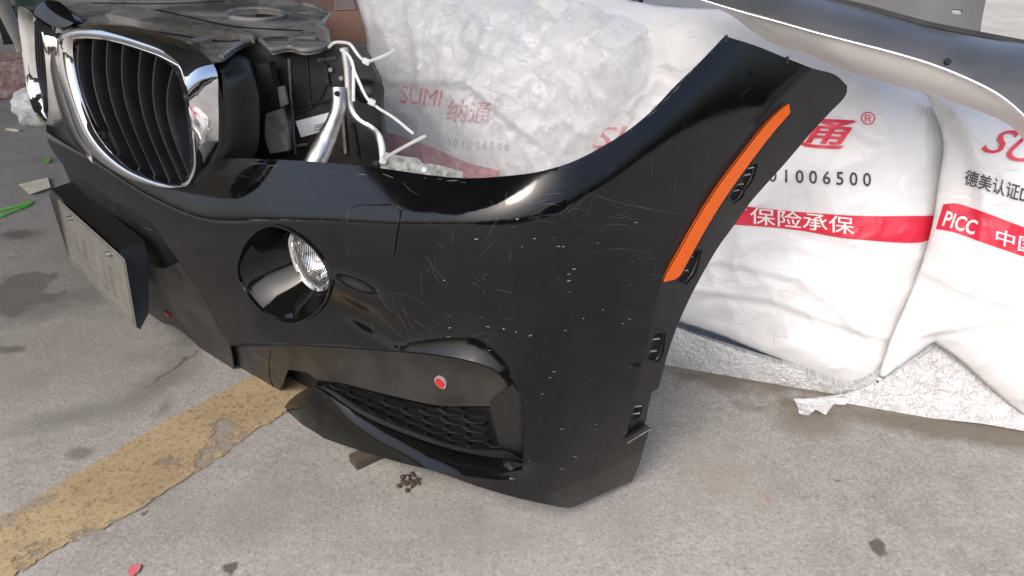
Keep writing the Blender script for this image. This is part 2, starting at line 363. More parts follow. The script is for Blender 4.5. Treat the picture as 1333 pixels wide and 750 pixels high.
def ground_mat():
    m, t, p = new_mat('worn_concrete'); c = co(t)
    big = noise(t, c, 1.7, 6, .6); mid = noise(t, c, 9, 8, .7); fine = noise(t, c, 165, 4, .78)
    col = ramp(t, big, [(.3, (.180, .172, .155)), (.7, (.30, .287, .260))])
    col = mix(t, ramp(t, mid, [(.35, 0.), (.75, .7)]), col, (.35, .338, .312))
    col = mix(t, ramp(t, noise(t, c, 5.3, 7, .7), [(.55, 0.), (.72, .55)]), col, (.135, .128, .118))
    col = mix(t, ramp(t, fine, [(.36, .65), (.47, 0.)]), col, (.125, .115, .10))
    col = mix(t, ramp(t, fine, [(.55, 0.), (.64, .40)]), col, (.47, .45, .41))
    gr = noise(t, c, 70, 5, .75)
    col = mix(t, ramp(t, gr, [(.36, .35), (.47, 0.)]), col, (.13, .12, .105)); col = mix(t, ramp(t, gr, [(.56, 0.), (.68, .22)]), col, (.60, .57, .52))
    # stains of their own: centre (x,y), radius, squash, turn, tone, strength
    sep = nd(t, 'ShaderNodeSeparateXYZ'); t.links.new(c, sep.inputs[0])
    wob = nd(t, 'ShaderNodeTexNoise', Scale=11., Detail=5.); t.links.new(c, wob.inputs['Vector'])
    wv = nd(t, 'ShaderNodeVectorMath', operation='MULTIPLY_ADD'); t.links.new(wob.outputs['Color'], wv.inputs[0]); wv.inputs[1].default_value = (.30, .30, 0); wv.inputs[2].default_value = (-.15, -.15, 0)
    wa = nd(t, 'ShaderNodeVectorMath', operation='ADD'); t.links.new(c, wa.inputs[0]); t.links.new(wv.outputs[0], wa.inputs[1])
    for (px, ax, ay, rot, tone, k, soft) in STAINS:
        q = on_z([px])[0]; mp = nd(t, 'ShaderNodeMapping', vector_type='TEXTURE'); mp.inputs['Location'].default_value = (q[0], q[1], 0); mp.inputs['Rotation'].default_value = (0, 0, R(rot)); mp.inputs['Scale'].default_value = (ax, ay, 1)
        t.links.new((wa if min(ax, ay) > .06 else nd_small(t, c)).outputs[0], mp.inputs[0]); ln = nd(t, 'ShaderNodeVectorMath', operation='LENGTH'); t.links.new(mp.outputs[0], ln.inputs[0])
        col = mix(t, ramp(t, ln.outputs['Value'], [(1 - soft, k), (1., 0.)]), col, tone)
    t.links.new(col, p.inputs['Base Color']); p.inputs['Roughness'].default_value = .85; p.inputs['Specular IOR Level'].default_value = .3
    bump(t, p, fine, .5, .003); bump(t, p, mid, .35, .006); return m
def nd_small(t, c):
    wob = nd(t, 'ShaderNodeTexNoise', Scale=40., Detail=3.); t.links.new(c, wob.inputs['Vector'])
    wv = nd(t, 'ShaderNodeVectorMath', operation='MULTIPLY_ADD'); t.links.new(wob.outputs['Color'], wv.inputs[0]); wv.inputs[1].default_value = (.03, .03, 0); wv.inputs[2].default_value = (-.015, -.015, 0)
    wa = nd(t, 'ShaderNodeVectorMath', operation='ADD'); t.links.new(c, wa.inputs[0]); t.links.new(wv.outputs[0], wa.inputs[1]); return wa
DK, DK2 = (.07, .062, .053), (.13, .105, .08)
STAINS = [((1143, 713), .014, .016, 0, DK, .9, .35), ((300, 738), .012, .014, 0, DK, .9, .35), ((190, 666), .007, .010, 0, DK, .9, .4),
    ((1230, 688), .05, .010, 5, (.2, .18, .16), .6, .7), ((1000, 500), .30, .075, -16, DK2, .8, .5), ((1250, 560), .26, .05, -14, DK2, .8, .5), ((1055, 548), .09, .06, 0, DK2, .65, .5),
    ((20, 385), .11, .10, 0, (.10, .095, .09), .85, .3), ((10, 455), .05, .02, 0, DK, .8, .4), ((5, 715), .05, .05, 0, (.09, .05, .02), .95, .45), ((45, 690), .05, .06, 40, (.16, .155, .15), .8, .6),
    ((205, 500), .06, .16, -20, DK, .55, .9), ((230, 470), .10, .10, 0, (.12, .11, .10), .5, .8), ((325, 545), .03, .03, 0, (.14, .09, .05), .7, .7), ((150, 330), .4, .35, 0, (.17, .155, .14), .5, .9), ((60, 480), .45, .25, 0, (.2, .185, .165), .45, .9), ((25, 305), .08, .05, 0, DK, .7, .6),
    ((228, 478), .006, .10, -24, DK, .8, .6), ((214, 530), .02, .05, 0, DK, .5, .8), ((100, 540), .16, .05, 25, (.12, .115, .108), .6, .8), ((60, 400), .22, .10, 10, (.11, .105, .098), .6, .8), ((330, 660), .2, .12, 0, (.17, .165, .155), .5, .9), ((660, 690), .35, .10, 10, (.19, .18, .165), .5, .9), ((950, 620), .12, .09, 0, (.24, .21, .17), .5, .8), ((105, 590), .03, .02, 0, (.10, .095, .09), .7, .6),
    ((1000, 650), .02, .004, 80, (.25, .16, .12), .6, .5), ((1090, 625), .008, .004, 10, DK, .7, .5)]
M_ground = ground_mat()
def yellow_mat():
    m, t, p = new_mat('worn_yellow_paint'); c = co(t); fine = noise(t, c, 170, 4, .7)
    col = ramp(t, noise(t, c, 6, 6, .7), [(.35, (.25, .185, .10)), (.65, (.36, .275, .155))])
    col = mix(t, ramp(t, fine, [(.33, .8), (.5, 0.)]), col, (.16, .12, .08)); col = mix(t, ramp(t, noise(t, c, 22, 6, .7), [(.6, 0.), (.7, .8)]), col, (.27, .22, .17))
    t.links.new(col, p.inputs['Base Color']); p.inputs['Roughness'].default_value = .8; bump(t, p, fine, .5, .003)
    tr = nd(t, 'ShaderNodeBsdfTransparent'); ms = nd(t, 'ShaderNodeMixShader'); wear = mix(t, 1., ramp(t, noise(t, c, 95, 6, .8), [(.54, 0.), (.62, .45)]), ramp(t, noise(t, c, 8, 8, .75), [(.55, 0.), (.62, .8)]), 'ADD')
    t.links.new(wear, ms.inputs[0]); t.links.new(p.outputs[0], ms.inputs[1]); t.links.new(tr.outputs[0], ms.inputs[2]); t.links.new(ms.outputs[0], t.nodes['Material Output'].inputs[0]); return m
M_yellow = yellow_mat()

# ================================================================== SETTING
V = []; n = 40
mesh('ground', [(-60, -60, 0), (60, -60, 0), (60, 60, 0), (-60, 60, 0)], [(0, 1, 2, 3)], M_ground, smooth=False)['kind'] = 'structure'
def flat(name, px, z, mat, jag=.002, kind='structure'):
    p = on_z(smooth_path(px, True, 3.), z); k = np.arange(len(p))
    p[:, :2] += (rng.random((len(p), 2)) - .5) * 2 * jag
    v, tt = triangulate(p[:, :2], [], .15)
    o = mesh(name, np.column_stack([v, np.full(len(v), z)]), tt, mat, smooth=False); o['kind'] = kind; return o
M_yard = simple('yard_building_wall', (.12, .10, .09), .8, 0, .4, 1)
for bx, by, bw_, bh_ in ((-9, -13, 7, 2.2), (-1.2, -14, 6.5, 1.6), (7.5, -13, 8, 2.8)):
    yb = bevel_box('yard_building', (bw_, 3, bh_), M_yard, None, (bx, by, bh_ / 2), None, .02); yb['kind'] = 'structure'
M_roof = simple('canopy_sheet', (.045, .046, .052), .7, 0, .2, 2)
mesh('canopy', [(-5.5, -0.75, 2.9), (0.6, -0.75, 2.9), (0.6, 6.5, 3.2), (-5.5, 6.5, 3.2), (-5.5, -0.75, 2.98), (0.6, -0.75, 2.98), (0.6, 6.5, 3.28), (-5.5, 6.5, 3.28)], [(3, 2, 1, 0), (4, 5, 6, 7), (0, 1, 5, 4), (1, 2, 6, 5), (2, 3, 7, 6), (3, 0, 4, 7)], M_roof, smooth=False)['kind'] = 'structure'  # out-of-view canopy inferred overhead; its extent is shaped to shade the left ground
flat('yellow_line', [(-30, 690), (60, 640), (150, 587), (215, 549), (300, 505), (345, 484), (405, 500), (366, 541), (330, 561), (300, 585), (230, 630), (150, 680), (70, 716), (25, 745), (-30, 775)], .003, M_yellow, .004)
flat('red_paint_mark', [(166, 742), (174, 735), (184, 736), (180, 744), (170, 752)], .004, simple('red_mark', (.42, .10, .12), .7), .001)

# ================================================================== THE BUMPER
PLAN = [(.62, 1.16), (.48, 1.065), (.36, .982), (.24, .897), (.13, .824), (.06, .787), (0., .782), (-.06, .80), (-.13, .842), (-.22, .905), (-.35, 1.0), (-.50, 1.112), (-.65, 1.228), (-.80, 1.35), (-.94, 1.47), (-1.07, 1.60), (-1.19, 1.75), (-1.27, 1.92)]
d0 = lambda s, z: .37 * (z - .36)**2
S0 = Prism(PLAN, d0)
CREASE = [(30, 165), (110, 205), (200, 262), (275, 290), (360, 287), (440, 286), (525, 287), (600, 284), (660, 276), (720, 255), (780, 217), (840, 165), (890, 115), (950, 46), (990, -10)]
crease_uv = S0.inv(smooth_path(CREASE, False, 6.), 0)
EYEBROW = [(298, 450), (330, 446), (390, 448), (450, 450), (497, 455), (557, 460), (613, 470), (647, 482), (667, 494), (677, 520), (682, 570), (681, 604)]
eye_uv = S0.inv(smooth_path(EYEBROW, False, 6.), 0)
dent_uv = S0.inv([(478, 398), (372, 357), (760, 420)], 0)
def sdist(p, line):
    a, b = line[:-1], line[1:]; ab = b - a; out = np.empty(len(p))
    for k in range(0, len(p), 4000):
        q = p[k:k + 4000][:, None]; t = np.clip(((q - a) * ab).sum(2) / ((ab * ab).sum(1) + 1e-15), 0, 1)
        r = q - a - t[..., None] * ab; D = np.linalg.norm(r, axis=2); i = D.argmin(1); j = np.arange(len(i))
        cz = ab[i, 0] * r[j, i, 1] - ab[i, 1] * r[j, i, 0]; out[k:k + 4000] = D[j, i] * np.sign(cz)
    return out
# s grows from the wing to the nose: the line is traced nose -> wing, so flip the sign to make "above" positive
def dfull(s, z):
    p = np.stack([s, z], 1); sd = -sdist(p, crease_uv)
    sw = np.interp(s, [.15, .45, .62, .8, 1.2], [.010, .010, .010, .004, .004]); k = np.interp(s, [.1, .35, .6, 1.1, 1.5], [.75, .85, .75, .55, .45])
    x = sd / sw; sp = sw * np.where(x > 30, x, np.log1p(np.exp(np.minimum(x, 30))))
    de = seg_dist(p, eye_uv, False)
    fl = -np.interp(s, [.42, .60, .72, .78, .88, .95, 1.3], [.003, .008, .013, .022, .022, .013, .011]) * np.exp(-de / .030)
    g = lambda c, a, b: np.exp(-((s - c[0]) / a)**2 - ((z - c[1]) / b)**2)
    return d0(s, z) + k * sp + fl - .0095 * g(dent_uv[0] + [.02, .018], .075, .019) + .0065 * g(dent_uv[0] - [-.02, .024], .075, .018) + .05 * np.clip(.10 - z, 0, 1)
S = Prism(PLAN, dfull)
for _ in range(4):
    eye_uv = .5 * eye_uv + .5 * S.inv(smooth_path(EYEBROW, False, 6.), 0)
bumper = empty('front_bumper', (0, 0, 0), 'scuffed glossy black car front bumper lying on the concrete with orange side reflector', 'car bumper')
FOG = [(310, 357), (314, 328), (330, 303), (354, 291), (382, 299), (410, 320), (428, 345), (434, 366), (428, 392), (408, 413), (380, 422), (350, 411), (326, 388)]
FLAP = [(451, 328), (451, 300), (454, 276), (463, 267), (490, 266), (517, 267), (523, 272), (520, 290), (516, 315), (513, 334), (507, 338), (480, 337), (456, 335)]
COVER = [(944, 47), (985, 60), (1022, 75), (1057, 89), (1043, 103), (1003, 141), (964, 188), (939, 217), (917, 250), (895, 284), (872, 330), (858, 378), (846, 430), (833, 480), (822, 530), (815, 573), (846, 557), (838, 584), (833, 602), (823, 627), (782, 644), (742, 661), (718, 658), (680, 650), (630, 636), (563, 613), (480, 590), (440, 577),
         (480, 586), (563, 608), (630, 618), (681, 612), (682, 570), (677, 520), (667, 494), (647, 482), (613, 470), (557, 460), (497, 455), (450, 450), (390, 448), (330, 446), (298, 450), (288, 430), (256, 374), (222, 325), (194, 287), (149, 260), (90, 222), (66, 192), (60, 172), (66, 138), (84, 135), (112, 165), (140, 205), (180, 225), (235, 238), (262, 225), (280, 206), (340, 207), (399, 210), (450, 214), (503, 220), (560, 228), (607, 232), (648, 230), (699, 224), (744, 211), (782, 192), (820, 168), (850, 143), (878, 113), (910, 82)]
patch('cover', S, COVER, M_paint, bumper, holes=[FOG, FLAP], step=.0065, corner=38.)
patch('tow_eye_cover', S, [(x + (484 - x) * .035, y + (303 - y) * .035) for x, y in FLAP], M_gloss, bumper, off=-.0014, step=.008)
fl_ = np.array([(x + (484 - x) * .035, y + (303 - y) * .035) for x, y in FLAP]); fl_ = smooth_path(fl_); tube('cover_edge', S.pos(S.inv(np.vstack([fl_, fl_[:1]]), 0), -.0012), .0007, M_slat, bumper, 6)
wall('seam', S, FLAP, .0, .012, M_deep, bumper, True)
# wheel arch flange with reflector and clips
FLANGE = [(1057, 89), (1088, 98), (1103, 112), (1101, 124), (1080, 147), (1055, 174), (1020, 215), (992, 246), (975, 266), (953, 297), (935, 322), (910, 365), (890, 405), (876, 440), (866, 472), (857, 506), (849, 510), (844, 530), (838, 554), (815, 573), (822, 530), (833, 480), (846, 430), (858, 378), (872, 330), (895, 284), (917, 250), (939, 217), (964, 188), (1003, 141), (1043, 103)]
SLOTS = [[(965, 236), (975, 216), (987, 213), (984, 228), (973, 247)], [(950, 256), (962, 238), (972, 243), (968, 256), (956, 266)], [(883, 366), (897, 327), (914, 326), (906, 356), (894, 371)], [(843, 470), (852, 435), (867, 433), (863, 462), (857, 472)], [(822, 548), (827, 527), (838, 527), (833, 544)]]
patch('wheel_arch_flange', S, FLANGE, M_matte, bumper, holes=SLOTS, off=.006, step=.009, corner=40.)
RC = [(1030, 138), (1004, 166), (978, 199), (952, 234), (929, 268), (907, 305), (887, 341), (869, 370)]
rc_ = resample(RC, 40, False); tg_ = np.gradient(rc_, axis=0); tg_ /= np.linalg.norm(tg_, axis=1)[:, None]; nm_ = np.stack([-tg_[:, 1], tg_[:, 0]], 1); wd_ = np.interp(np.linspace(0, 1, 40), [0, .04, .5, .96, 1], [4, 6, 7.0, 7.0, 5])[:, None]
REFL = np.vstack([rc_ + nm_ * wd_, (rc_ - nm_ * wd_)[::-1]])[::3]
patch('reflector_seat', S, np.vstack([rc_ + nm_ * (wd_ + 1.8), (rc_ - nm_ * (wd_ + 1.8))[::-1]])[::3], M_deep, bumper, off=.0012, step=.01, thick=.002)
patch('side_reflector', S, REFL, M_orange, bumper, off=-.001, step=.006, thick=.006)
for q in SLOTS:
    qc = np.mean(q, 0); c = patch('clip_slot', S, [tuple(qc + (np.array(x) - qc) * 1.15) for x in q], M_deep, bumper, off=.016, step=.02, thick=.003, corner=30)
    a, b = np.array(q[1]), np.array(q[0])
    tube('slot_frame', S.pos(S.inv(np.array(list(q) + [q[0]], float), 0), .0062), .0009, M_slat, c, 6)
    for f in (.3, .75):
        p0 = a + (b - a) * f + (4, 0); p = S.pos(S.inv([p0 + (1, 0), p0 + (8, -3)], 0), np.array([.008, .004]))
        tube('clip_tooth', p, .0012, M_gdust, c, 6)
patch('notch_bar', S, [(813, 573), (843, 554), (846, 559), (818, 577)], M_slat, bumper, off=-.003, step=.02, thick=.005)
tube('notch_edge', S.pos(S.inv([(815, 575), (845, 557)], 0), -.0035), .0009, M_gdust, bumper, 6)
for q, q2 in (((945, 48), (940, 66)), ((1025, 76), (1015, 92))):
    b_ = at_y([q], S.pos(S.inv([q2], 0), .003)[0, 1] + .006)[0]; tube('mounting_tab', [b_ - (0, 0, .008), b_ + (.001, .003, -.003), b_ + (.002, .005, .001)], [.003, .003, .002], M_deep, bumper, 6)
# fog lamp: bezel cone + lamp
fo = S.pos(S.inv(resample(FOG, 64), 0), 0.); fc = fo.mean(0); axis = np.array([.62, .76, -.03]); axis /= np.linalg.norm(axis)
LENS = [(381, 303), (390, 304), (404, 312), (418, 328), (428, 347), (432, 366), (427, 377), (414, 378), (399, 368), (387, 349), (380, 328), (378, 312)]
lens_c = at_y([(406, 341)], fc[1] + .050)[0]
e1 = np.cross(axis, (0, 0, 1)); e1 /= np.linalg.norm(e1); e2 = np.cross(e1, axis)
lp = on_plane(resample(LENS, 64), axis, axis @ lens_c)
def align(a, b):
    best = min(range(64), key=lambda k: np.linalg.norm(np.roll(b, k, 0) - a, axis=1).sum()); return np.roll(b, best, 0)
lp = align(fo, lp); lc = lp.mean(0)
fog = loft('fog_lamp_bezel', [fc + (fo - fc) * 1.0 + axis * 0.001, fc + (fo - fc) * .985 - axis * .004, fc + (fo - fc) * .955 - axis * .004, fo * .96 + fc * .04 + axis * .002] + [fo * .95 * (1 - t) + fc * .05 * (1 - t) + lp * t * 1.0 + 0 for t in (.12, .4, .7, 1.)] , M_gloss, bumper, sharp=60)
ring = loft('lamp_ring', [lc + (lp - lc) * 1.03 - axis * .001, lc + (lp - lc) * 1.0 - axis * .004, lc + (lp - lc) * .9 - axis * .002, lc + (lp - lc) * .86 + axis * .006], M_chrome, fog)
refl = [lc + (lp - lc) * r + axis * d for r, d in ((.87, .005), (.75, .022), (.55, .034), (.3, .040), (.02, .042))]
loft('lamp_reflector', refl, M_chrome, fog)
def glass():
    m, t, p = new_mat('lamp_glass'); p.inputs['Base Color'].default_value = (.95, .97, 1, 1); p.inputs['Roughness'].default_value = .04; p.inputs['Transmission Weight'].default_value = 1.; p.inputs['IOR'].default_value = 1.3
    wv = nd(t, 'ShaderNodeTexWave', Scale=90., Distortion=1.5); t.links.new(co(t), wv.inputs['Vector']); bump(t, p, wv.outputs['Fac'], .4, .003); return m
M_glass = glass()
gl = [lc + (lp - lc) * r - axis * d for r, d in ((.88, .001), (.7, .006), (.4, .010), (.02, .011))]
loft('lamp_lens', gl, M_glass, fog)
loft('bulb', [lc + (lp - lc) * r + axis * d for r, d in ((.22, .03), (.22, .012), (.14, .006), (.01, .005))], M_alu, fog)
# lower intake: return wall, panel with sensor, honeycomb, corner post, blade
wall('intake_return', S, EYEBROW, .0, .045, M_matte, bumper)
INS = [(300, 452), (390, 450), (497, 457), (557, 462), (613, 472), (645, 485), (660, 505), (655, 531), (637, 529), (573, 528), (513, 516), (450, 500), (408, 492), (404, 487), (375, 481), (362, 516), (330, 510), (306, 503)]
patch('intake_panel', S, INS, M_matte2, bumper, off=.034, step=.01)
tube('panel_seam', S.pos(S.inv([(352, 458), (350, 480), (354, 500), (361, 515)], .034), .0335), .0011, M_deep, bumper, 6)
patch('intake_back', S, [(340, 470), (500, 470), (690, 490), (690, 615), (560, 605), (470, 570), (395, 520), (350, 520)], M_deep, bumper, off=.075, step=.02)
patch('corner_post', S, [(637, 524), (668, 500), (680, 522), (686, 575), (684, 606), (652, 590)], M_matte, bumper, off=.028, step=.012)
cen = S.pos(S.inv([(575, 497)], .034), .034)[0]
uvc = S.inv([(575, 497)], .034)[0]; ang = np.arange(28) * 2 * math.pi / 28
circ = lambda r: uvc + r * np.stack([np.cos(ang), np.sin(ang)], 1)
sen = patch_uv('parking_sensor', S, circ(.0105), M_ring, bumper, off=.030, step=.006, thick=.01)
patch_uv('sensor_face', S, circ(.0085), M_red, sen, off=.0288, step=.006, thick=.006)
# honeycomb grid, each cell a piece
GRID = np.array([(408, 500), (640, 528), (653, 590), (500, 555)], float)
def gq(a, b): return (GRID[0] * (1 - a) + GRID[1] * a) * (1 - b) + (GRID[3] * (1 - a) + GRID[2] * a) * b
patch('mesh_backing', S, [(412, 497), (450, 502), (513, 519), (573, 530), (640, 530), (654, 592), (600, 590), (530, 568), (467, 541), (425, 512)], M_matte, bumper, off=.052, step=.012)
gp = [(412, 497), (450, 502), (513, 519), (573, 530), (640, 530), (654, 590), (600, 588), (530, 566), (467, 539), (425, 512)]
gpoly = S.inv(smooth_path(gp), .05); lo, hi = gpoly.min(0), gpoly.max(0)
hw, hh_ = .060, .0195
tilt = S.inv([(450, 505), (640, 540)], .05); sl_ = (tilt[1, 1] - tilt[0, 1]) / (tilt[1, 0] - tilt[0, 0])
for col_ in range(14):
    for row in range(-14, 14):
        ss = lo[0] + .006 + col_ * hw * .76; c = np.array([ss, hi[1] - .006 + (ss - lo[0]) * sl_ + (row + .5 * (col_ % 2)) * hh_])
        if not inside(c[None], gpoly)[0]: continue
        hx = np.array([(-.5, 0), (-.27, .5), (.27, .5), (.5, 0), (.27, -.5), (-.27, -.5)]) * [hw, hh_]
        hx[:, 1] += hx[:, 0] * sl_; a = c + hx * .97; b = c + (hx * [.86, .80] + [0, -.0008])
        L = [S.pos(a, .050), S.pos(a, .0435), S.pos(b, .0445), S.pos(b, .0505)]
        mesh('mesh_cell', np.vstack(L), [(k * 6 + i, k * 6 + (i + 1) % 6, (k + 1) * 6 + (i + 1) % 6, (k + 1) * 6 + i) for k in range(3) for i in range(6)], M_slat, bumper, smooth=False)
BLADE = [(366, 537), (374, 524), (392, 510), (408, 503), (417, 507), (440, 523), (467, 540), (498, 555), (530, 568), (565, 580), (600, 590), (640, 597), (681, 603), (682, 612), (676, 621), (655, 625), (630, 622), (595, 617), (563, 611), (520, 601), (480, 589), (445, 578), (413, 566), (385, 550)]
BUP = [(366, 536), (376, 522), (392, 510), (408, 503), (417, 507), (440, 523), (467, 540), (498, 555), (530, 568), (565, 580), (600, 590), (640, 597), (681, 603)]
BLO = [(366, 538), (385, 551), (413, 567), (445, 579), (480, 590), (520, 602), (563, 612), (595, 618), (630, 623), (655, 625), (674, 622), (681, 613)]
nb = 90; bo_u = np.interp(np.linspace(0, 1, nb), [0, .05, .2, .9, 1], [.004, .012, .032, .030, .012]); bo_l = np.interp(np.linspace(0, 1, nb), [0, .1, .9, 1], [.002, -.008, -.006, .004])
qu, ql = resample(BUP, nb, False), resample(BLO, nb, False)
u1 = S.inv(qu, bo_u); l1 = S.inv(ql, bo_l); PU, PL = S.pos(u1, bo_u), S.pos(l1, bo_l); NB = np.column_stack([S.frame(u1[:, 0])[1], np.zeros(nb)])
rows = [PU - NB * .02 - (0, 0, .012), PU - NB * .004 - (0, 0, .003), PU]
hgt = np.linalg.norm(PU - PL, axis=1)[:, None]
for t_ in np.linspace(.06, .94, 10): rows.append(PU * (1 - t_) + PL * t_ + (NB * .8 + (0, 0, .5)) * hgt * (.07 * math.sin(math.pi * t_ ** .9)))
rows += [PL + NB * .001 * 0, PL - NB * .006 - (0, 0, .003), PL - NB * .03]
loft('blade_trim', rows, M_gloss, bumper, closed=False, sharp=50)
patch('blade_shelf', S, [(405, 503), (417, 505), (467, 538), (530, 566), (600, 588), (681, 601), (660, 590), (600, 583), (530, 560), (467, 532), (425, 506)], M_matte, bumper, off=.02, step=.012)
# centre opening
patch('lower_panel', S, [(166, 330), (185, 340), (208, 350), (232, 342), (258, 378), (288, 432), (299, 451), (306, 500), (262, 455), (224, 424), (196, 421), (182, 385)], M_matte2, bumper, off=.022, step=.01)
patch('opening_back', S, [(66, 190), (90, 222), (149, 260), (194, 287), (222, 325), (256, 374), (290, 432), (304, 494), (225, 424), (180, 425), (150, 360), (72, 240)], M_deep, bumper, off=.06, step=.02)
wall('opening_lip', S, [(66, 192), (90, 222), (149, 260), (194, 287), (222, 325), (256, 374), (288, 430), (298, 450)], 0., .05, M_matte, bumper)
patch('under_tray', S, [(212, 424), (224, 424), (262, 455), (306, 500), (300, 500), (255, 474)], M_deep, bumper, off=.05, step=.02)
uvc = S.inv([(219, 409)], .022)[0]; patch_uv('parking_sensor', S, circ(.009), M_red, bumper, off=.018, step=.006, thick=.008)
# number plate on its holder
PT = np.array([[-.80, 1.327, .24], [-1.10, 1.64, .24], [-1.062, 1.60, .098], [-.763, 1.27, .098]])
pu = PT[1] - PT[0]; pv = PT[0] - PT[3]; pl = Plane(PT[3], pu, pv)
W_, H_ = np.linalg.norm(pu), np.linalg.norm(pv)
def rrect(w, h, r, x0=0, y0=0):
    o = []
    for cx, cy, a in ((w - r, r, -90), (w - r, h - r, 0), (r, h - r, 90), (r, r, 180)):
        o += [(x0 + cx + r * math.cos(R(a + k * 22.5)), y0 + cy + r * math.sin(R(a + k * 22.5))) for k in range(5)]
    return np.array(o)
plate = patch_uv('number_plate', pl, rrect(W_, H_, .01), M_plate, bumper, step=.05, thick=.0015, smooth=False)
rim = rrect(W_ - .012, H_ - .012, .008, .006, .006); L = [pl.pos(c_, -o_) for c_, o_ in ((rim, .0002), (rim, .0016), (rrect(W_ - .02, H_ - .02, .006, .01, .01), .0016), (rrect(W_ - .02, H_ - .02, .006, .01, .01), .0002))]
loft('plate_rim', L, M_plate, plate)
# worn unreadable characters: raised strokes only, too rubbed to spell anything
V_, F_ = [], []
for k in range(7):
    x0 = .03 + k * .058
    for (a, b) in [((0, .02), (.03, .02)), ((0, .085), (.032, .08)), ((.004, .05), (.03, .052)), ((.002 + .02 * (k % 2), .02), (.004, .085)), ((.03, .03), (.03 - .012 * (k % 3), .085))][:3 + (k * 2) % 3]:
        for o2 in (-.0035, .0035):
            a_ = np.array(a) + random.uniform(-.004, .004); b_ = np.array(b) + random.uniform(-.004, .004); d = (b_ - a_) / np.linalg.norm(b_ - a_); nn = np.array([-d[1], d[0]])
            q = pl.pos(np.array([a_ + nn * (o2 + .0004), a_ + nn * (o2 - .0004), b_ + nn * (o2 - .0004), b_ + nn * (o2 + .0004)]) + (x0, .018), -.0012); i = len(V_); V_ += list(q); F_.append((i, i + 1, i + 2, i + 3))
mesh('worn_print', V_, F_, M_plink, plate, smooth=False)['kind'] = 'stuff'
for u_ in (.08, .33):
    p0 = pl.pos(np.array([[u_, H_ - .016]]), -.0)[0]; tube('plate_screw', [p0, p0 + pl.N * .012], [.006, .005], M_alu, plate, 10)
bk = -pl.N * np.array([1, 1, 0]); bk /= np.linalg.norm(bk); puu = pu / W_
hb = []
for (u_, grow) in ((-.012, 0), (.02, 1), (W_ * .5, 1), (W_ - .02, 1), (W_ + .02, 0)):
    o_ = pl.o + puu * u_; pvv = pv / H_
    hb.append(np.array([o_ + pvv * (.004) + bk * .003, o_ + pvv * (H_ - .006) + bk * .003, o_ + pvv * (H_ + .010) + bk * .010, o_ + pvv * (H_ + .016) + bk * .060, o_ + pvv * (H_ * .85) + bk * .058, o_ + pvv * .03 + bk * .028]))
loft('plate_holder', hb, M_matte, bumper, cap=True, sharp=35)
# ---- kidney grilles
KD = np.array([-.780, .626, 0.]); KF = np.array([-.626, -.780, 0.]); KO = np.array([-.526, 1.125, .45])
KV = np.array([0, 0, 1.]) - KF * .16
KP = Plane(KO, KD, KV)
sc = 1 / 2.886
KIN = [(x * sc, y * sc) for x, y in [(272, 150), (330, 148), (420, 162), (520, 192), (600, 224), (648, 262), (678, 325), (700, 430), (712, 530), (714, 620), (694, 678), (640, 688), (560, 664), (480, 624), (405, 560), (352, 490), (318, 410), (290, 320), (272, 240), (266, 180)]]
KMI = [(x * sc, y * sc) for x, y in [(248, 140), (300, 128), (430, 142), (535, 172), (625, 205), (672, 245), (700, 320), (718, 430), (730, 540), (732, 640), (706, 698), (640, 703), (555, 680), (470, 640), (388, 578), (330, 500), (298, 420), (268, 325), (247, 240), (240, 170)]]
KOU = [(x * sc, y * sc) for x, y in [(240, 120), (330, 92), (450, 92), (570, 118), (690, 160), (760, 210), (800, 265), (806, 380), (808, 480), (800, 580), (778, 650), (740, 692), (690, 704), (560, 690), (465, 648), (380, 588), (318, 500), (285, 410), (255, 320), (235, 220)]]
def kloop(px, off, n=96): return KP.inv(resample(px, n), off)
ui, um = kloop(KIN, -.004), kloop(KMI, -.012)
uo = kloop(KOU, .030)
def alignuv(a, b):
    n = len(b); k = min(range(n), key=lambda k: np.linalg.norm(np.roll(b, k, 0) - a, axis=1).sum()); return np.roll(b, k, 0)
um = alignuv(ui, um); uo = alignuv(um, uo)
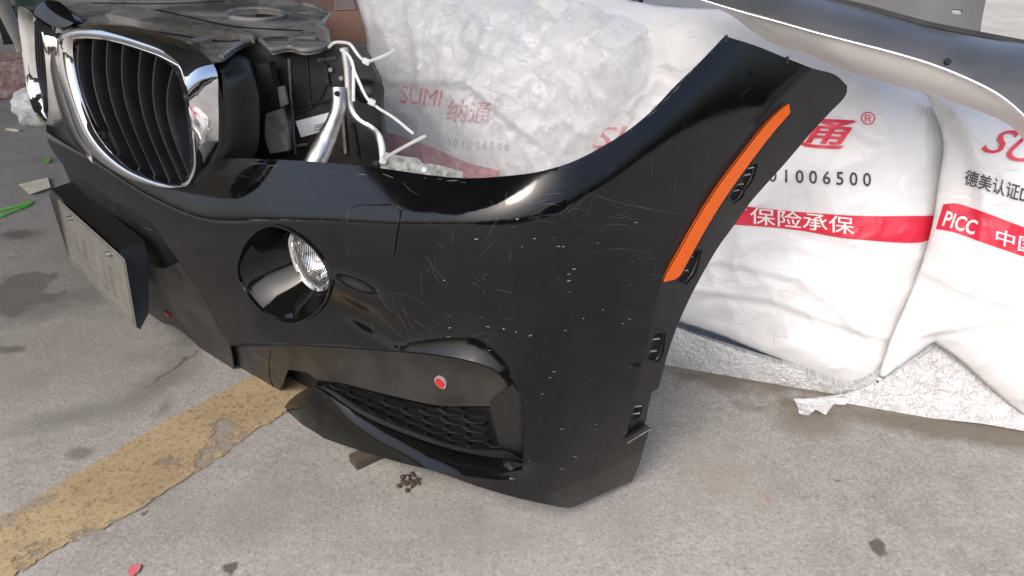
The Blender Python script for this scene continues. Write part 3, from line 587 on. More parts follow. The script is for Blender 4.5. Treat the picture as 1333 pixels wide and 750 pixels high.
def kidney(pos, name, uo=uo):
    """pos(uv, off) places the kidney's own flat layout in the world"""
    root = bpy.data.objects.new(name, None); link(root, bumper)
    um2 = um * .86 + uo * .14; mid = um * .45 + uo * .55; m3 = um * .12 + uo * .88
    loft('chrome_frame', [pos(ui, .03), pos(ui, .0), pos(ui * .75 + um * .25, -.008), pos(um, -.012), pos(um2, -.0125), pos(mid, -.004), pos(m3, .012), pos(uo, .030), pos(uo * .97 + um * .03, .036)], M_chrome, root, sharp=75)
    # slats
    top = [(285, 152), (338, 150), (390, 158), (448, 170), (515, 192), (573, 213), (637, 255)]
    bot = [(385, 535), (450, 602), (515, 640), (572, 668), (625, 686), (668, 684), (700, 668)]
    bow = [.0, .006, .010, .014, .016, .018, .02]
    for k in range(7):
        a = KP.inv([(top[k][0] * sc, top[k][1] * sc)], .004)[0]; b = KP.inv([(bot[k][0] * sc, bot[k][1] * sc)], .004)[0]
        rows = []; nv = 17
        for j in range(nv):
            t = j / (nv - 1); c = a * (1 - t) + b * t
            c = c + np.array([1, 0]) * .034 * math.sin(math.pi * min(1, t * 1.0))**1.0 * (1 - .55 * t)     # the slats bow outwards
            fo_ = -.002 + .008 * math.sin(math.pi * t)
            hw2 = .0035
            prof = [(hw2 * .5, -fo_ - .0), (-hw2 * .5, -fo_), (-hw2 * 1.4, .012 - fo_), (-hw2 * 2.2, .06), (hw2 * 1.0, .06), (hw2 * 1.3, .012 - fo_)]
            rows.append(np.vstack([pos(np.array([c + (x, 0)]), o_ + .008) for x, o_ in prof]))
        loft('slat', rows, M_slat, root, cap=True, sharp=30)
    inner = ui.mean(0) + (ui - ui.mean(0)) * .995
    me_, tt = triangulate(inner, [], .03)
    mesh('grille_back', pos(me_, .062), tt, M_deep, root)
    return root
kidney(lambda uv, o: KP.pos(uv, o), 'kidney_grille')
# the far kidney is the near one mirrored about the nose's middle, the nose sweeping back
CEN = np.array([-.885, 1.405, 0]); D2 = np.array([-.63, .777, 0.]); D2 /= np.linalg.norm(D2); F2 = np.array([-.777, -.63, 0.])
uc = KP.inv([(80, 105)], 0)[0, 0] + .012
V2 = np.array([0, 0, 1.]) - F2 * .16; V2 /= np.linalg.norm(V2); N2 = np.cross(V2, D2); N2 = N2 if N2 @ F2 > 0 else -N2
base2 = KO + KP.U * uc
kidney(lambda uv, o: base2 + (uc - uv[:, :1]) * .64 * D2 + uv[:, 1:2] * V2 - (np.zeros(len(uv)) + o)[:, None] * N2, 'kidney_grille', um * .75 + uo * .25)
# nose bridge and hood between and above the kidneys
bl_ = [(70, 22), (66, 60), (72, 105), (82, 145), (98, 185), (118, 205)]; br_ = [(92, 26), (86, 60), (91, 110), (106, 155), (124, 190), (140, 214)]
yb_ = np.interp(np.linspace(0, 1, 24), [0, 1], [1.47, 1.36]); L_, R_ = at_y(resample(bl_, 24, False), yb_ + .03), at_y(resample(br_, 24, False), yb_)
KFn = np.array([-.626, -.780, .1])
loft('nose_bridge', [L_ - KFn * .03, L_, L_ * .75 + R_ * .25 + KFn * .012, L_ * .4 + R_ * .6 + KFn * .016, R_ * .9 + L_ * .1 + KFn * .004, R_ - KFn * .03], M_gloss, bumper, closed=False, sharp=60)
HP = Plane(at_y([(66, 30)], 1.52)[0], (.8, -.6, 0), (.2, .25, .95), lambda u, v: .03 - 6 * v * v - 1.5 * u * u)
patch('grille_hood', HP, [(44, 18), (48, 8), (60, 1), (76, 2), (92, 16), (98, 28), (90, 34), (76, 36), (64, 32), (52, 24)], M_gloss, bumper, step=.008, thick=.02)
# ---- scratches: hair-thin strips lying on the paint
def scratches(name, specs, mat, width=.0005):
    V_, F_ = [], []
    for px in specs:
        if name == 'scratch_marks' and random.random() < .42: continue
        p = smooth_path(px, False, 5., 100); uv = S.inv(p, 0)
        if np.abs(np.diff(uv[:, 0])).max() > .08: continue
        n_ = len(uv); t = np.gradient(uv, axis=0); t /= np.linalg.norm(t, axis=1)[:, None] + 1e-12
        nn = np.stack([-t[:, 1], t[:, 0]], 1); wd = width * random.uniform(.5, 1.3) * (np.sin(np.linspace(.15, 3.0, n_)) ** .5)[:, None] * (.5 + rng.random((n_, 1)))
        q = np.vstack([S.pos(uv + nn * wd, -.0004), S.pos(uv - nn * wd, -.0004)]); b = len(V_); V_ += list(q)
        F_ += [(b + i, b + i + 1, b + n_ + i + 1, b + n_ + i) for i in range(n_ - 1)]
    o = mesh(name, V_, F_, mat, bumper); o['kind'] = 'stuff'; return o
cov_px = np.array(COVER, float); fog_px = np.array(FOG, float)
def ok(p):
    p = np.atleast_2d(p); return inside(p, cov_px).all() and not inside(p, fog_px).any() and seg_dist(p, cov_px).min() > 3
sp = []
def cluster(cx, cy, rx, ry, n_, l0, l1, ang, spread):
    k = 0
    while k < n_:
        x = random.gauss(cx, rx); y = random.gauss(cy, ry); a = R(random.gauss(ang, spread)); L_ = random.uniform(l0, l1); cv = random.gauss(0, .05) * L_
        p = np.array([(x, y), (x + L_ * .5 * math.cos(a) - cv * math.sin(a), y + L_ * .5 * math.sin(a) + cv * math.cos(a)), (x + L_ * math.cos(a), y + L_ * math.sin(a))])
        k += 1
        if ok(p): sp.append(p)
cluster(715, 275, 45, 14, 45, 8, 45, -8, 22); cluster(620, 330, 40, 30, 26, 6, 30, 10, 40); cluster(400, 230, 70, 12, 45, 6, 30, 40, 60); cluster(560, 330, 20, 30, 25, 8, 40, 60, 25)
cluster(800, 330, 50, 18, 16, 10, 50, 0, 15); cluster(920, 170, 40, 45, 20, 6, 26, -60, 40); cluster(640, 430, 30, 18, 30, 4, 16, 5, 20); cluster(500, 400, 25, 25, 12, 15, 70, 50, 12); cluster(800, 480, 30, 60, 18, 6, 40, 45, 40); cluster(200, 262, 60, 15, 16, 6, 20, 60, 40); cluster(690, 480, 10, 60, 25, 3, 9, 0, 60); cluster(250, 330, 20, 40, 12, 6, 25, 60, 20); cluster(850, 260, 60, 50, 14, 8, 40, -80, 20)
sp += [np.array(p, float) for p in ([(660, 248), (655, 270), (645, 290), (632, 313)], [(765, 250), (800, 262), (845, 272), (890, 280)], [(745, 345), (775, 328), (810, 324), (850, 335), (852, 354)], [(362, 210), (385, 225), (398, 245)], [(480, 395), (520, 435), (545, 450)], [(525, 385), (555, 415)], [(500, 290), (520, 340)])]
M_scr = simple('bare_scratch', (.085, .085, .083), .6)
scratches('scratch_marks', sp, M_scr, .00013)
chip = []
for (cx, cy) in [(745, 350), (738, 366), (740, 380), (633, 425), (655, 428), (671, 432), (688, 437), (618, 311), (815, 405), (818, 415)] + [(random.uniform(560, 860), random.uniform(280, 640)) for _ in range(36)]:
    p = np.array([(cx, cy), (cx + random.uniform(1.5, 5), cy + random.uniform(-1, 1))])
    if ok(p): chip.append(p)
scratches('paint_chips', chip, simple('chip_white', (.45, .45, .44), .6), .0006)
# scuffed leading edge
edge = [[(x + random.gauss(0, 3) + random.uniform(-2, 2), y + random.uniform(-1, 3)), (x + dx + random.uniform(-2, 2), y + dy + random.uniform(-1, 3))] for (x, y, dx, dy) in [(944 - 124 * t, 49 + 122 * t, -8, 9) for t in np.linspace(0, 1, 26)] + [(525 - 240 * t, 286 - 0 * t, -10, 0) for t in np.linspace(0, 1, 22)] + [(280 + 320 * t, 209 + 26 * t, 10, 1) for t in np.linspace(0, 1, 20)] + [(70 + 120 * t, 197 + 95 * t, 6, 5) for t in np.linspace(0, 1, 14)]]
scratches('edge_scuffs', [np.array([e[0], np.array(e[0]) + (np.array(e[1]) - np.array(e[0])) * random.uniform(.2, 1.5)]) for e in edge if random.random() < .6], M_scr, .0004)

# ================================================================== FRONT CARRIER BEHIND THE BUMPER
carrier = empty('front_carrier', (0, 0, 0), 'dusty black plastic radiator carrier panel behind the kidney grilles', 'car part')
def dust_plastic():
    m, t, p = new_mat('very_dusty_plastic'); c = co(t)
    col = mix(t, ramp(t, noise(t, c, 7, 5, .6), [(.38, .25), (.66, 1.)]), (.016, .0155, .015), (.30, .29, .27))
    t.links.new(col, p.inputs['Base Color']); t.links.new(ramp(t, noise(t, c, 14, 5), [(.4, .16), (.7, .6)]), p.inputs['Roughness']); bump(t, p, noise(t, c, 40, 5), .4, .004); return m
M_dusty = dust_plastic()
TOPP = Plane((-.4, 1.4, .655), (1, 0, 0), (0, 1, .03), lambda u, v: .004 * np.tanh(2.0 * np.sin(v * 20 + u * 2.5 + .6)))
TOP = [(86, 18), (120, 42), (175, 42), (235, 60), (262, 72), (288, 75), (310, 60), (336, 50), (354, 66), (378, 62), (393, 66), (414, 64), (428, 58), (424, 40), (416, 34), (424, 26), (428, 18), (412, 10), (395, 6), (372, -4), (330, -30), (200, -50), (60, -50), (52, -20)]
patch('top_panel', TOPP, TOP, M_dusty, carrier, holes=[[(333 + 34 * math.cos(R(a)), 20 + 6.5 * math.sin(R(a))) for a in range(0, 360, 30)]], step=.009, thick=.007)
patch('raised_rib', TOPP, [(150, 10), (215, 22), (270, 30), (330, 40), (330, 46), (265, 38), (200, 30), (140, 18)], M_dusty, carrier, off=-.012, step=.02, thick=.014)
patch('raised_rib', TOPP, [(250, 50), (272, 47), (276, 50), (262, 54), (248, 58)], M_dusty, carrier, off=-.008, step=.02, thick=.01)
for q in ([(125, 32), (200, 41), (262, 50), (300, 54), (330, 46)], [(205, 13), (262, 26), (300, 34), (350, 38), (394, 40)], [(120, 4), (200, 5), (290, 2)]):
    tube('groove', TOPP.pos(TOPP.inv(smooth_path(q, False, 6.), 0), .001), .006, M_deep, carrier, 8, .35)
rim_ = [(333 + 37 * math.cos(R(a)), 20 + 7.6 * math.sin(R(a))) for a in range(0, 360, 20)]
tube('hole_rim', TOPP.pos(TOPP.inv(np.array(rim_ + rim_[:1]), 0), -.002), .005, M_dusty, carrier, 8)
tube('front_lip', TOPP.pos(TOPP.inv(smooth_path([(288, 75), (310, 60), (336, 50), (354, 66), (378, 62), (393, 66), (414, 64), (428, 58)], False, 5.), 0), -.001), .0045, M_dusty, carrier, 8)
tube('side_lip', TOPP.pos(TOPP.inv(smooth_path([(428, 58), (424, 40), (416, 34), (424, 26), (428, 18), (412, 10), (395, 6)], False, 5.), 0), -.001), .0045, M_dusty, carrier, 8)
for q in ([(140, 20), (215, 30), (290, 42)], [(372, 18), (398, 22), (414, 24)], [(376, 52), (396, 50), (412, 50)], [(238, 56), (258, 58), (276, 62)]):
    tube('raised_rib', TOPP.pos(TOPP.inv(smooth_path(q, False, 6.), -.002), -.002), .006, M_dusty, carrier, 8, .7)
wall('front_skirt', TOPP, [(288, 75), (310, 60), (336, 50), (354, 66), (378, 62), (393, 66), (414, 64), (428, 58)], .006, .014, M_deep, carrier)
BACK = Plane((-.35, 1.32, .4), (1, -.12, 0), (0, .08, 1), lambda u, v: .004 * (fbm(u * 20, v * 20, 5) - .5))
patch('side_panel', BACK, [(280, 60), (340, 50), (440, 55), (470, 60), (492, 105), (496, 150), (505, 235), (440, 240), (350, 235), (270, 235)], M_matte2, carrier, step=.012, thick=.02)
patch('shaded_recess', BACK, [(352, 72), (420, 66), (425, 110), (408, 140), (380, 150), (356, 130)], M_deep, carrier, off=-.004, step=.02)  # flat black sheet, carries the shade of a recess in its colour
# duct beside the kidney
dp = [(287, 90), (312, 88), (328, 94), (336, 120), (338, 160), (336, 190), (330, 206)]
duct0 = at_y(resample(dp, 24, False), 1.20); duct1 = at_y(resample([(284, 92), (286, 90), (288, 95), (290, 120), (290, 160), (288, 190), (284, 206)], 24, False), 1.16)
duct2 = duct0 + np.array([-.035, .10, 0])
loft('air_duct', [duct1, duct1 * .6 + duct0 * .4 + (-.0, -.012, .0), duct0, duct2], M_matte, carrier, closed=False)
# latch column
LP = Plane((-.36, 1.27, .4), (1, -.12, 0), (0, .08, 1))
patch('latch_column', LP, [(333, 84), (350, 82), (356, 110), (368, 140), (376, 198), (345, 203), (338, 150)], M_matte2, carrier, step=.02, thick=.025)
patch('latch_body', LP, [(346, 148), (366, 142), (376, 196), (352, 200), (345, 180)], M_gdust, carrier, off=-.014, step=.02, thick=.014)
patch('latch_window', LP, [(349, 118), (361, 114), (364, 138), (353, 141)], M_deep, carrier, off=-.006, step=.02, thick=.006)
patch('latch_frame', LP, [(361, 114), (369, 112), (374, 136), (365, 140)], M_gdust, carrier, off=-.008, step=.02, thick=.008)
for k, q in enumerate([[(376, 76), (379, 130), (384, 200)], [(398, 70), (402, 120), (404, 140)], [(424, 84), (427, 110)], [(446, 150), (450, 200)], [(458, 160), (466, 205)], [(380, 140), (408, 134), (430, 130)], [(384, 190), (400, 188)], [(352, 100), (366, 98)], [(340, 200), (352, 188), (374, 186)]]):
    tube('moulded_rib', BACK.pos(BACK.inv(smooth_path(q, False, 5.), -.006), -.006), .0032, M_matte2 if k % 3 else M_gdust, carrier, 6, .8)
patch('connector', BACK, [(356, 150), (366, 148), (369, 162), (358, 164)], M_matte, carrier, off=-.034, step=.02, thick=.012)
patch('connector', BACK, [(340, 96), (350, 94), (353, 108), (343, 110)], M_matte, carrier, off=-.034, step=.02, thick=.012)
lab = patch('part_label', BACK, [(384.5, 158), (430, 146), (436, 160), (428, 169), (392, 179)], M_label, carrier, off=-.006, step=.03, thick=.001, corner=20)
for k in range(3):
    x, y = 409.5, 163.5 + k * 3.2
    patch('label_line', BACK, [(x, y), (x + 14 - 2 * k, y - 3.6), (x + 14 - 2 * k, y - 2.6), (x, y + 1)], M_ink, lab, off=-.0073, step=.05, thick=.0004, corner=20)
for k in range(6): patch('moulded_mark', BACK, [(414 + k * 4, 80 - k * .5), (416.5 + k * 4, 79.7 - k * .5), (416.5 + k * 4, 76 - k * .5), (414 + k * 4, 76.3 - k * .5)], M_gdust, carrier, off=-.006, step=.05, thick=.001, corner=20)
for q in ((430, 91), (444, 102)):
    c = BACK.inv([q], -.006)[0]; patch_uv('rivet', BACK, c + .004 * np.stack([np.cos(ang), np.sin(ang)], 1), M_ring, carrier, off=-.007, step=.01, thick=.003)
# metal brace: flattened tube end at the top
bp = [at_y([q], y)[0] for q, y in (((440, 114), 1.235), ((441, 128), 1.23), ((440, 143), 1.225), ((434, 160), 1.22), ((424, 182), 1.21), ((412, 208), 1.19), ((400, 232), 1.18))]
tube('metal_brace', bp, [.012, .0125, .013, .016, .0175, .0175, .0175], M_alu, carrier, 14, 1.0, (0, 1, .2))
bh = at_y([(439, 122)], 1.218)[0]; tube('bolt_hole', [bh, bh + (0, -.001, 0)], .005, M_deep, carrier, 10)
bp2 = [at_y([q], y)[0] for q, y in (((448, 62), 1.25), ((452, 90), 1.245), ((454, 120), 1.24), ((457, 143), 1.235), ((466, 156), 1.23), ((482, 166), 1.22), ((492, 176), 1.22), ((497, 192), 1.21), ((499, 215), 1.20), ((503, 240), 1.19))]
tube('bent_strip', bp2, .0062, M_alu, carrier, 8, .7, (0, 1, .2))
kn = at_y([(474, 118)], 1.27)[0]; tube('round_cap', [kn, kn + np.array([.018, -.012, 0]), kn + np.array([.026, -.016, 0])], [.021, .021, .019], M_matte, carrier, 20)
GP = Plane((-.15, 1.20, .5), (1, 0.05, 0), (0, .3, 1))
gpl = patch('steel_plate', GP, [(497, 204), (503, 198), (520, 203), (545, 207), (549, 212), (565, 214), (592, 221), (602, 224), (604, 236), (580, 240), (520, 240), (498, 232)], M_galv, carrier, step=.015, thick=.003)
for q in ((552, 221), (489, 212)):
    c = GP.inv([q], -.001)[0]; patch_uv('plate_hole', GP, c + .0045 * np.stack([np.cos(ang), np.sin(ang)], 1), M_deep if q[0] < 500 else M_label, carrier, off=-.002, step=.01, thick=.001)
# cable ties
def tie(pts, label, r=.0027, head=None):
    o = tube('cable_tie', [at_y([q], y)[0] for q, y in pts], r, M_tie, None, 6, .45, (0, 1, .3)); tag(o, label, 'cable tie', 'white cable ties on the bracket')
    if head is not None:
        h = at_y([head[0]], head[1])[0]; bevel_box('tie_head', (.011, .008, .009), M_tie, o, h, Matrix.Rotation(.5, 3, 'Y'), .001)
    return o
tie([((428, 62), 1.235), ((434, 56), 1.225), ((444, 55), 1.215), ((455, 57), 1.215), ((462, 66), 1.21), ((470, 76), 1.205), ((477, 80), 1.2), ((492, 76), 1.195), ((506, 70), 1.19), ((513, 65), 1.185)], 'white cable tie looped over the bracket top with its tail pointing right', head=((477, 80), 1.2))
tie([((443, 65), 1.225), ((452, 70), 1.215), ((458, 80), 1.21), ((461, 92), 1.205), ((468, 108), 1.2), ((478, 128), 1.195), ((490, 139), 1.19), ((512, 153), 1.18), ((538, 174), 1.17)], 'longest white cable tie slanting down across the plastic bag', head=((484, 133), 1.19))
tie([((460, 90), 1.212), ((460, 110), 1.208), ((460, 132), 1.205)], 'short white cable tie hanging straight down along the bracket', .0028)
tie([((496, 213), 1.185), ((502, 206), 1.18), ((525, 192), 1.17), ((554, 177), 1.16)], 'lower white cable tie sticking up right from the bent strip end', .003, head=((499, 209), 1.185))

# ================================================================== WRAPPED PACKAGES
BU = np.array([.954, -.30, 0]); BV = np.array([.075, .24, .968]); BO = np.array([.344, 1.30, .0])
def package(name, label, px, back, amp, rad, seed, thick=.10, folds=(), base=None, wr=1.):
    P0 = Plane(BO + np.array([.30, .954, 0]) * back, BU, BV)
    poly = P0.inv(smooth_path(px, True, 5.), 0)
    fl = [(P0.inv(np.array(f[0], float), 0), f[1], f[2]) for f in folds]
    def h(u, v):
        p = np.stack([u, v], 1); d = seg_dist(p, poly); ins = np.where(inside(p, poly), 1., 0.)
        x = amp * (1 - np.exp(-d / rad)) * ins
        wrk = .010 * (fbm(u * 5 + v * 2, v * 9, seed) - .5) + .012 * (ridge(u * 6 + 3 * v, v * 5 - u * 3, seed + 3) - .6) + .0035 * (ridge(u * 13 - 9 * v, v * 8 + u * 5, seed + 7) - .6) * vnoise(u * 5, v * 5, seed + 8) + .006 * (ridge(u * 17 + 8 * v, v * 12 - u * 7, seed + 21)**3 - .3) * vnoise(u * 4, v * 4, seed + 5) + .004 * (ridge(u * 29 - 13 * v, v * 24 + u * 11, seed + 9)**3 - .3) * vnoise(u * 6, v * 6, seed + 4)
        x = x + 1.25 * wr * wrk * np.clip(d / .03, 0, 1)
        for ln, k, wd in fl:
            dd = sdist(p, ln); ad = np.abs(dd); x = x + k * np.exp(-ad / wd) * np.tanh(dd / .007) * .5 + .2 * abs(k) * np.exp(-(ad / .009)**2)
        return x
    P1 = Plane(P0.o, BU, BV, h)
    root = empty(name, (0, 0, 0), label, 'wrapped package', 'car panels wrapped in white bags')
    uv, T = triangulate(poly, [], .0065); n_ = len(uv)
    A = P1.pos(uv); d = seg_dist(uv, poly); B = P0.pos(uv, thick * (1 - np.exp(-d / .05)))
    B = A.min(0) * 0 + B
    E = {}
    for t in T:
        for i in range(3): E[(t[i], t[(i + 1) % 3])] = 1
    rim = [(i, j) for (i, j) in E if (j, i) not in E]
    # one closed skin: front and back share the outline
    on = np.zeros(n_, bool)
    for i, j in rim: on[i] = on[j] = True
    bi = np.where(on, np.arange(n_), np.arange(n_) + n_)
    mesh('bag', np.vstack([A, B]), [tuple(t) for t in T] + [tuple(bi[t[::-1]]) for t in T], M_bag, root, uv=np.vstack([uv, uv]))
    return root, P1
BAG2 = [(690, -30), (850, 6), (1040, 26), (1100, 80), (1160, 105), (1222, 128), (1232, 180), (1228, 240), (1218, 310), (1195, 380), (1172, 430), (1155, 478), (1130, 496), (1104, 501), (1060, 486), (1000, 463), (940, 438), (885, 420), (840, 470), (800, 480), (700, 400), (680, 200)]
bag2, P2 = package('wrapped_package', 'white woven bag package with red band and black number directly behind the orange reflector', BAG2, .012, .045, .035, 11,
                   folds=[([(880, 370), (1000, 385), (1100, 420), (1160, 440)], .012, .02), ([(870, 330), (960, 340), (1040, 360), (1110, 420)], .010, .02), ([(1000, 300), (1100, 330), (1200, 380)], -.008, .03), ([(1230, 100), (1180, 180), (1130, 190), (1080, 150)], .008, .02)])
BAG1 = [(452, -40), (640, -40), (700, 4), (800, 12), (852, 30), (858, 70), (845, 140), (800, 215), (760, 300), (600, 300), (500, 270), (462, 200), (470, 130), (478, 60)]
bag1, P1_ = package('wrapped_package', 'crumpled white package under cloudy film behind the white cable ties', BAG1, .0, .06, .05, 23, wr=1.05,
                    folds=[([(540, -10), (555, 60), (560, 110)], .02, .02), ([(625, 100), (640, 40), (600, 0)], .018, .02), ([(470, 60), (520, 110), (620, 110), (700, 180)], .012, .02), ([(850, 60), (835, 120), (800, 190)], .012, .015)])
BAG3 = [(1205, 120), (1260, 135), (1400, 190), (1420, 420), (1400, 570), (1333, 540), (1290, 505), (1245, 465), (1216, 446), (1180, 472), (1140, 500), (1160, 440), (1190, 370), (1212, 300), (1222, 240), (1228, 180)]
bag3, P3 = package('wrapped_package', 'white woven bag package at the right edge with slanting red band', BAG3, -.035, .045, .04, 37,
                   folds=[([(1155, 345), (1200, 355), (1260, 380), (1333, 395)], .014, .018), ([(1215, 430), (1290, 410), (1380, 420)], .012, .03), ([(1240, 160), (1270, 230), (1260, 330)], .012, .02)])
def band(P, px, mat, parent, name='red_band'):
    return patch(name, P, px, mat, parent, off=-.0022, step=.0065, thick=.0004, corner=30)
band(P2, [(880, 262), (960, 268), (1040, 276), (1120, 281), (1222, 281), (1218, 300), (1211, 312), (1195, 316), (1130, 313), (1090, 309), (1040, 300), (960, 293), (880, 290)], M_bagred, bag2)
lettering('band_lettering', P2, '财产保险承保', [(908, 284), (1112, 306), (1112, 283), (908, 262)], M_bagwhite, bag2, -.0042, .006)
lettering('logo_lettering', P2, '纳通', [(938, 186), (1104, 196), (1116, 155), (952, 147)], M_bagred, bag2, -.003, .014, .18)
lettering('registered_mark', P2, '®', [(1120, 162), (1139, 163), (1140, 146), (1121, 145)], M_bagred, bag2, -.003)
lettering('number_lettering', P2, '0 0 1 0 0 6 5 0 0', [(983, 236), (1134, 243), (1134, 225), (983, 219)], M_bagink, bag2, -.003, .014)
lettering('logo_letter', P2, 'SUM', [(770, 194), (880, 190), (886, 162), (776, 166)], M_bagred, bag2, -.003, 0., .25)
# left package print, dulled by the film over it
lettering('logo_lettering', P1_, 'SUMI', [(520, 134), (572, 139), (578, 118), (522, 111)], M_bagred, bag1, -.003, 0., -.05)
lettering('logo_lettering', P1_, '纳通', [(580, 158), (636, 163), (641, 133), (584, 128)], M_bagred2, bag1, -.003, .012)
lettering('registered_mark', P1_, '®', [(643, 139), (654, 140), (655, 128), (644, 127)], M_bagink2, bag1, -.003)
lettering('number_lettering', P1_, '0 0 1 0 0 6 5 0 0', [(580, 191), (662, 197), (663, 187), (582, 180)], M_bagink2, bag1, -.003, .01)
band(P1_, [(496, 170), (530, 180), (570, 195), (610, 212), (650, 222), (650, 240), (600, 240), (540, 225), (500, 205)], M_bagred2, bag1)
fl1 = patch('cloudy_film', Plane(P1_.o, BU, BV, lambda u, v: P1_.h(u, v) + .012 + .012 * (ridge(u * 9, v * 7 + u * 3, 71) - .5)), [(470, -30), (600, -30), (780, 10), (846, 50), (840, 120), (790, 205), (740, 270), (600, 280), (510, 260), (472, 190), (480, 60)], M_film, bag1, off=-.002, step=.012, thick=.0006)
# right package print
lettering('logo_lettering', P3, 'SUM', [(1275, 196), (1395, 232), (1410, 190), (1300, 165)], M_bagred, bag3, -.003, 0., .3)
lettering('caption_lettering', P3, '德美认证D', [(1254, 240), (1338, 266), (1342, 244), (1258, 220)], M_bagink, bag3, -.003, .012)
band(P3, [(1228, 266), (1245, 265), (1280, 276), (1333, 296), (1400, 318), (1400, 355), (1333, 334), (1280, 316), (1240, 302), (1218, 298)], M_bagred, bag3)
lettering('band_lettering', P3, 'PICC', [(1226, 294), (1270, 307), (1274, 288), (1230, 273)], M_bagwhite, bag3, -.0042, .02, .2)
lettering('band_lettering', P3, '中国', [(1295, 317), (1350, 334), (1352, 313), (1298, 297)], M_bagwhite, bag3, -.0042, .008)
# bubble wrap along the foot
bub = empty('bubble_wrap', (0, 0, 0), 'crinkled bubble wrap sheet folded under the white packages on the ground', 'bubble wrap')
BWP = Plane((.344, 1.285, 0.), BU, (0.1, .35, .9), lambda u, v: .02 * np.clip(1 - ((v - .07) / .08)**2, 0, 1) + .004 * (fbm(u * 9, v * 9, 51) - .5))
patch('wrap_roll', BWP, [(840, 440), (868, 424), (900, 434), (960, 456), (1040, 482), (1104, 503), (1150, 480), (1215, 442), (1225, 440), (1210, 455), (1160, 488), (1100, 515), (1060, 518), (1000, 517), (960, 516), (935, 511), (890, 487), (860, 470)], M_bubble, bub, off=-.0, step=.009, thick=.03)
BWQ = Plane((.6, 1.175, 0.), BU, (0.1, .5, .8), lambda u, v: .006 * (fbm(u * 9, v * 9, 57) - .5) + .002 * (ridge(u * 22, v * 22, 58) - .5))
patch('wrap_sheet', BWQ, [(1045, 519), (1110, 510), (1160, 486), (1213, 446), (1228, 436), (1270, 470), (1333, 522), (1400, 560), (1400, 570), (1333, 561), (1280, 552), (1200, 543), (1130, 533), (1080, 525)], M_bubble, bub, off=.0, step=.009, thick=.007)
sc_ = patch('film_scrap', Plane((.55, 1.13, .008), (1, 0, 0), (0, 1, .1), lambda u, v: .008 * fbm(u * 40, v * 40, 61)), [(1033, 519), (1050, 519), (1108, 518), (1100, 527), (1085, 526), (1075, 540), (1062, 533), (1052, 541), (1040, 538), (1038, 528)], M_scrap, None, step=.006, thick=.0004)
tag(sc_, 'torn scrap of clear film on wet concrete beside the bubble wrap', 'plastic scrap')

# ================================================================== DARK CAR PART AT TOP RIGHT
gp_ = empty('grey_car_bumper', (0, 0, 0), 'dark grey car panel with thin bright edge lying over the packages', 'car panel')
M_gpanel = simple('dark_grey_panel', (.075, .077, .08), .32, 0, .3, 9); M_glip = simple('pale_lip', (.60, .59, .56), .4, 0, .1, 12)
UP = [(905, -3), (960, 14), (1000, 25), (1060, 42), (1110, 55), (1160, 68), (1210, 83), (1260, 103), (1300, 124), (1333, 152), (1360, 185)]
LO = [(925, -2), (960, 16), (990, 38), (1020, 55), (1060, 66), (1100, 84), (1150, 100), (1200, 114), (1260, 132), (1333, 162), (1360, 190)]
TP = [(915, -30), (980, -25), (1040, -10), (1100, 5), (1160, 22), (1210, 36), (1260, 46), (1310, 55), (1350, 60), (1400, 70), (1440, 80)]
n_ = 60; a_ = resample(UP, n_, False); b_ = resample(LO, n_, False); c_ = resample(TP, n_, False)
ya = np.linspace(1.22, .96, n_); A_ = at_y(a_, ya); B_ = at_y(b_, ya + .03); C_ = at_y(c_, ya + .10)
loft('lip', [A_ + (0, .003, -.001), A_ * .5 + B_ * .5 + (0, -.006, -.004), B_, B_ + (0, .03, -.01)], M_glip, gp_, closed=False)
M3 = A_ * .6 + C_ * .4 + np.array([0, -.012, .012])
loft('body', [A_ + (0, .002, .002), A_ * .85 + C_ * .15 + np.array([0, -.008, .006]), M3, A_ * .25 + C_ * .75 + np.array([0, -.006, .01]), C_, C_ + (0, .05, -.004)], M_gpanel, gp_, closed=False)
tube('bright_edge', A_ + (0, -.002, 0), [.0015, .002, .0026], M_chrome, gp_, 8)
e_ = at_y(resample([(1040, -25), (1090, 0), (1140, 14), (1200, 31), (1260, 42), (1320, 54), (1400, 66)], 40, False), np.linspace(1.24, 1.06, 40)); f_ = at_y(resample([(1040, -60), (1130, -30), (1284, -28), (1284, 0), (1284, 6), (1278, 20), (1276, 42)], 40, False), np.linspace(1.30, 1.20, 40))
FPn = Plane((.7, 1.28, .7), (1, -.3, 0), (0, .5, 1))
flp = patch('upper_flange', FPn, [(1010, -60), (1290, -60), (1283, 2), (1279, 22), (1276, 44), (1220, 36), (1140, 14), (1080, -4), (1020, -30)], M_gpanel, gp_, step=.02, thick=.004, holes=[[(1239, 12), (1252, 13), (1252, 19), (1240, 18)]], corner=30)
patch('black_edge_strip', Plane((.7, 1.19, .7), (1, -.3, 0), (0, .5, 1)), [(1030, -26), (1090, -4), (1140, 9), (1210, 28), (1260, 38), (1340, 53), (1340, 58), (1260, 45), (1210, 35), (1140, 16), (1085, 2), (1025, -18)], M_deep, gp_, step=.03, thick=.004)
scr = at_y([(1232, 82)], .985)[0]; tube('push_pin', [scr, scr + np.array([.0, -.003, .003])], .0045, M_deep, gp_, 10)
# dark plastic bits on top of the packages
dk = tag(patch('dark_car_part', Plane((.1, 1.62, .68), (1, 0, 0), (0, .5, 1), lambda u, v: .02 * ridge(u * 30, v * 30, 81)), [(690, 3), (730, 4), (780, 8), (826, 5), (836, -6), (820, -30), (690, -30)], M_dusty, None, step=.01, thick=.03), 'dusty dark car part peeking out above the white packages', 'car part')
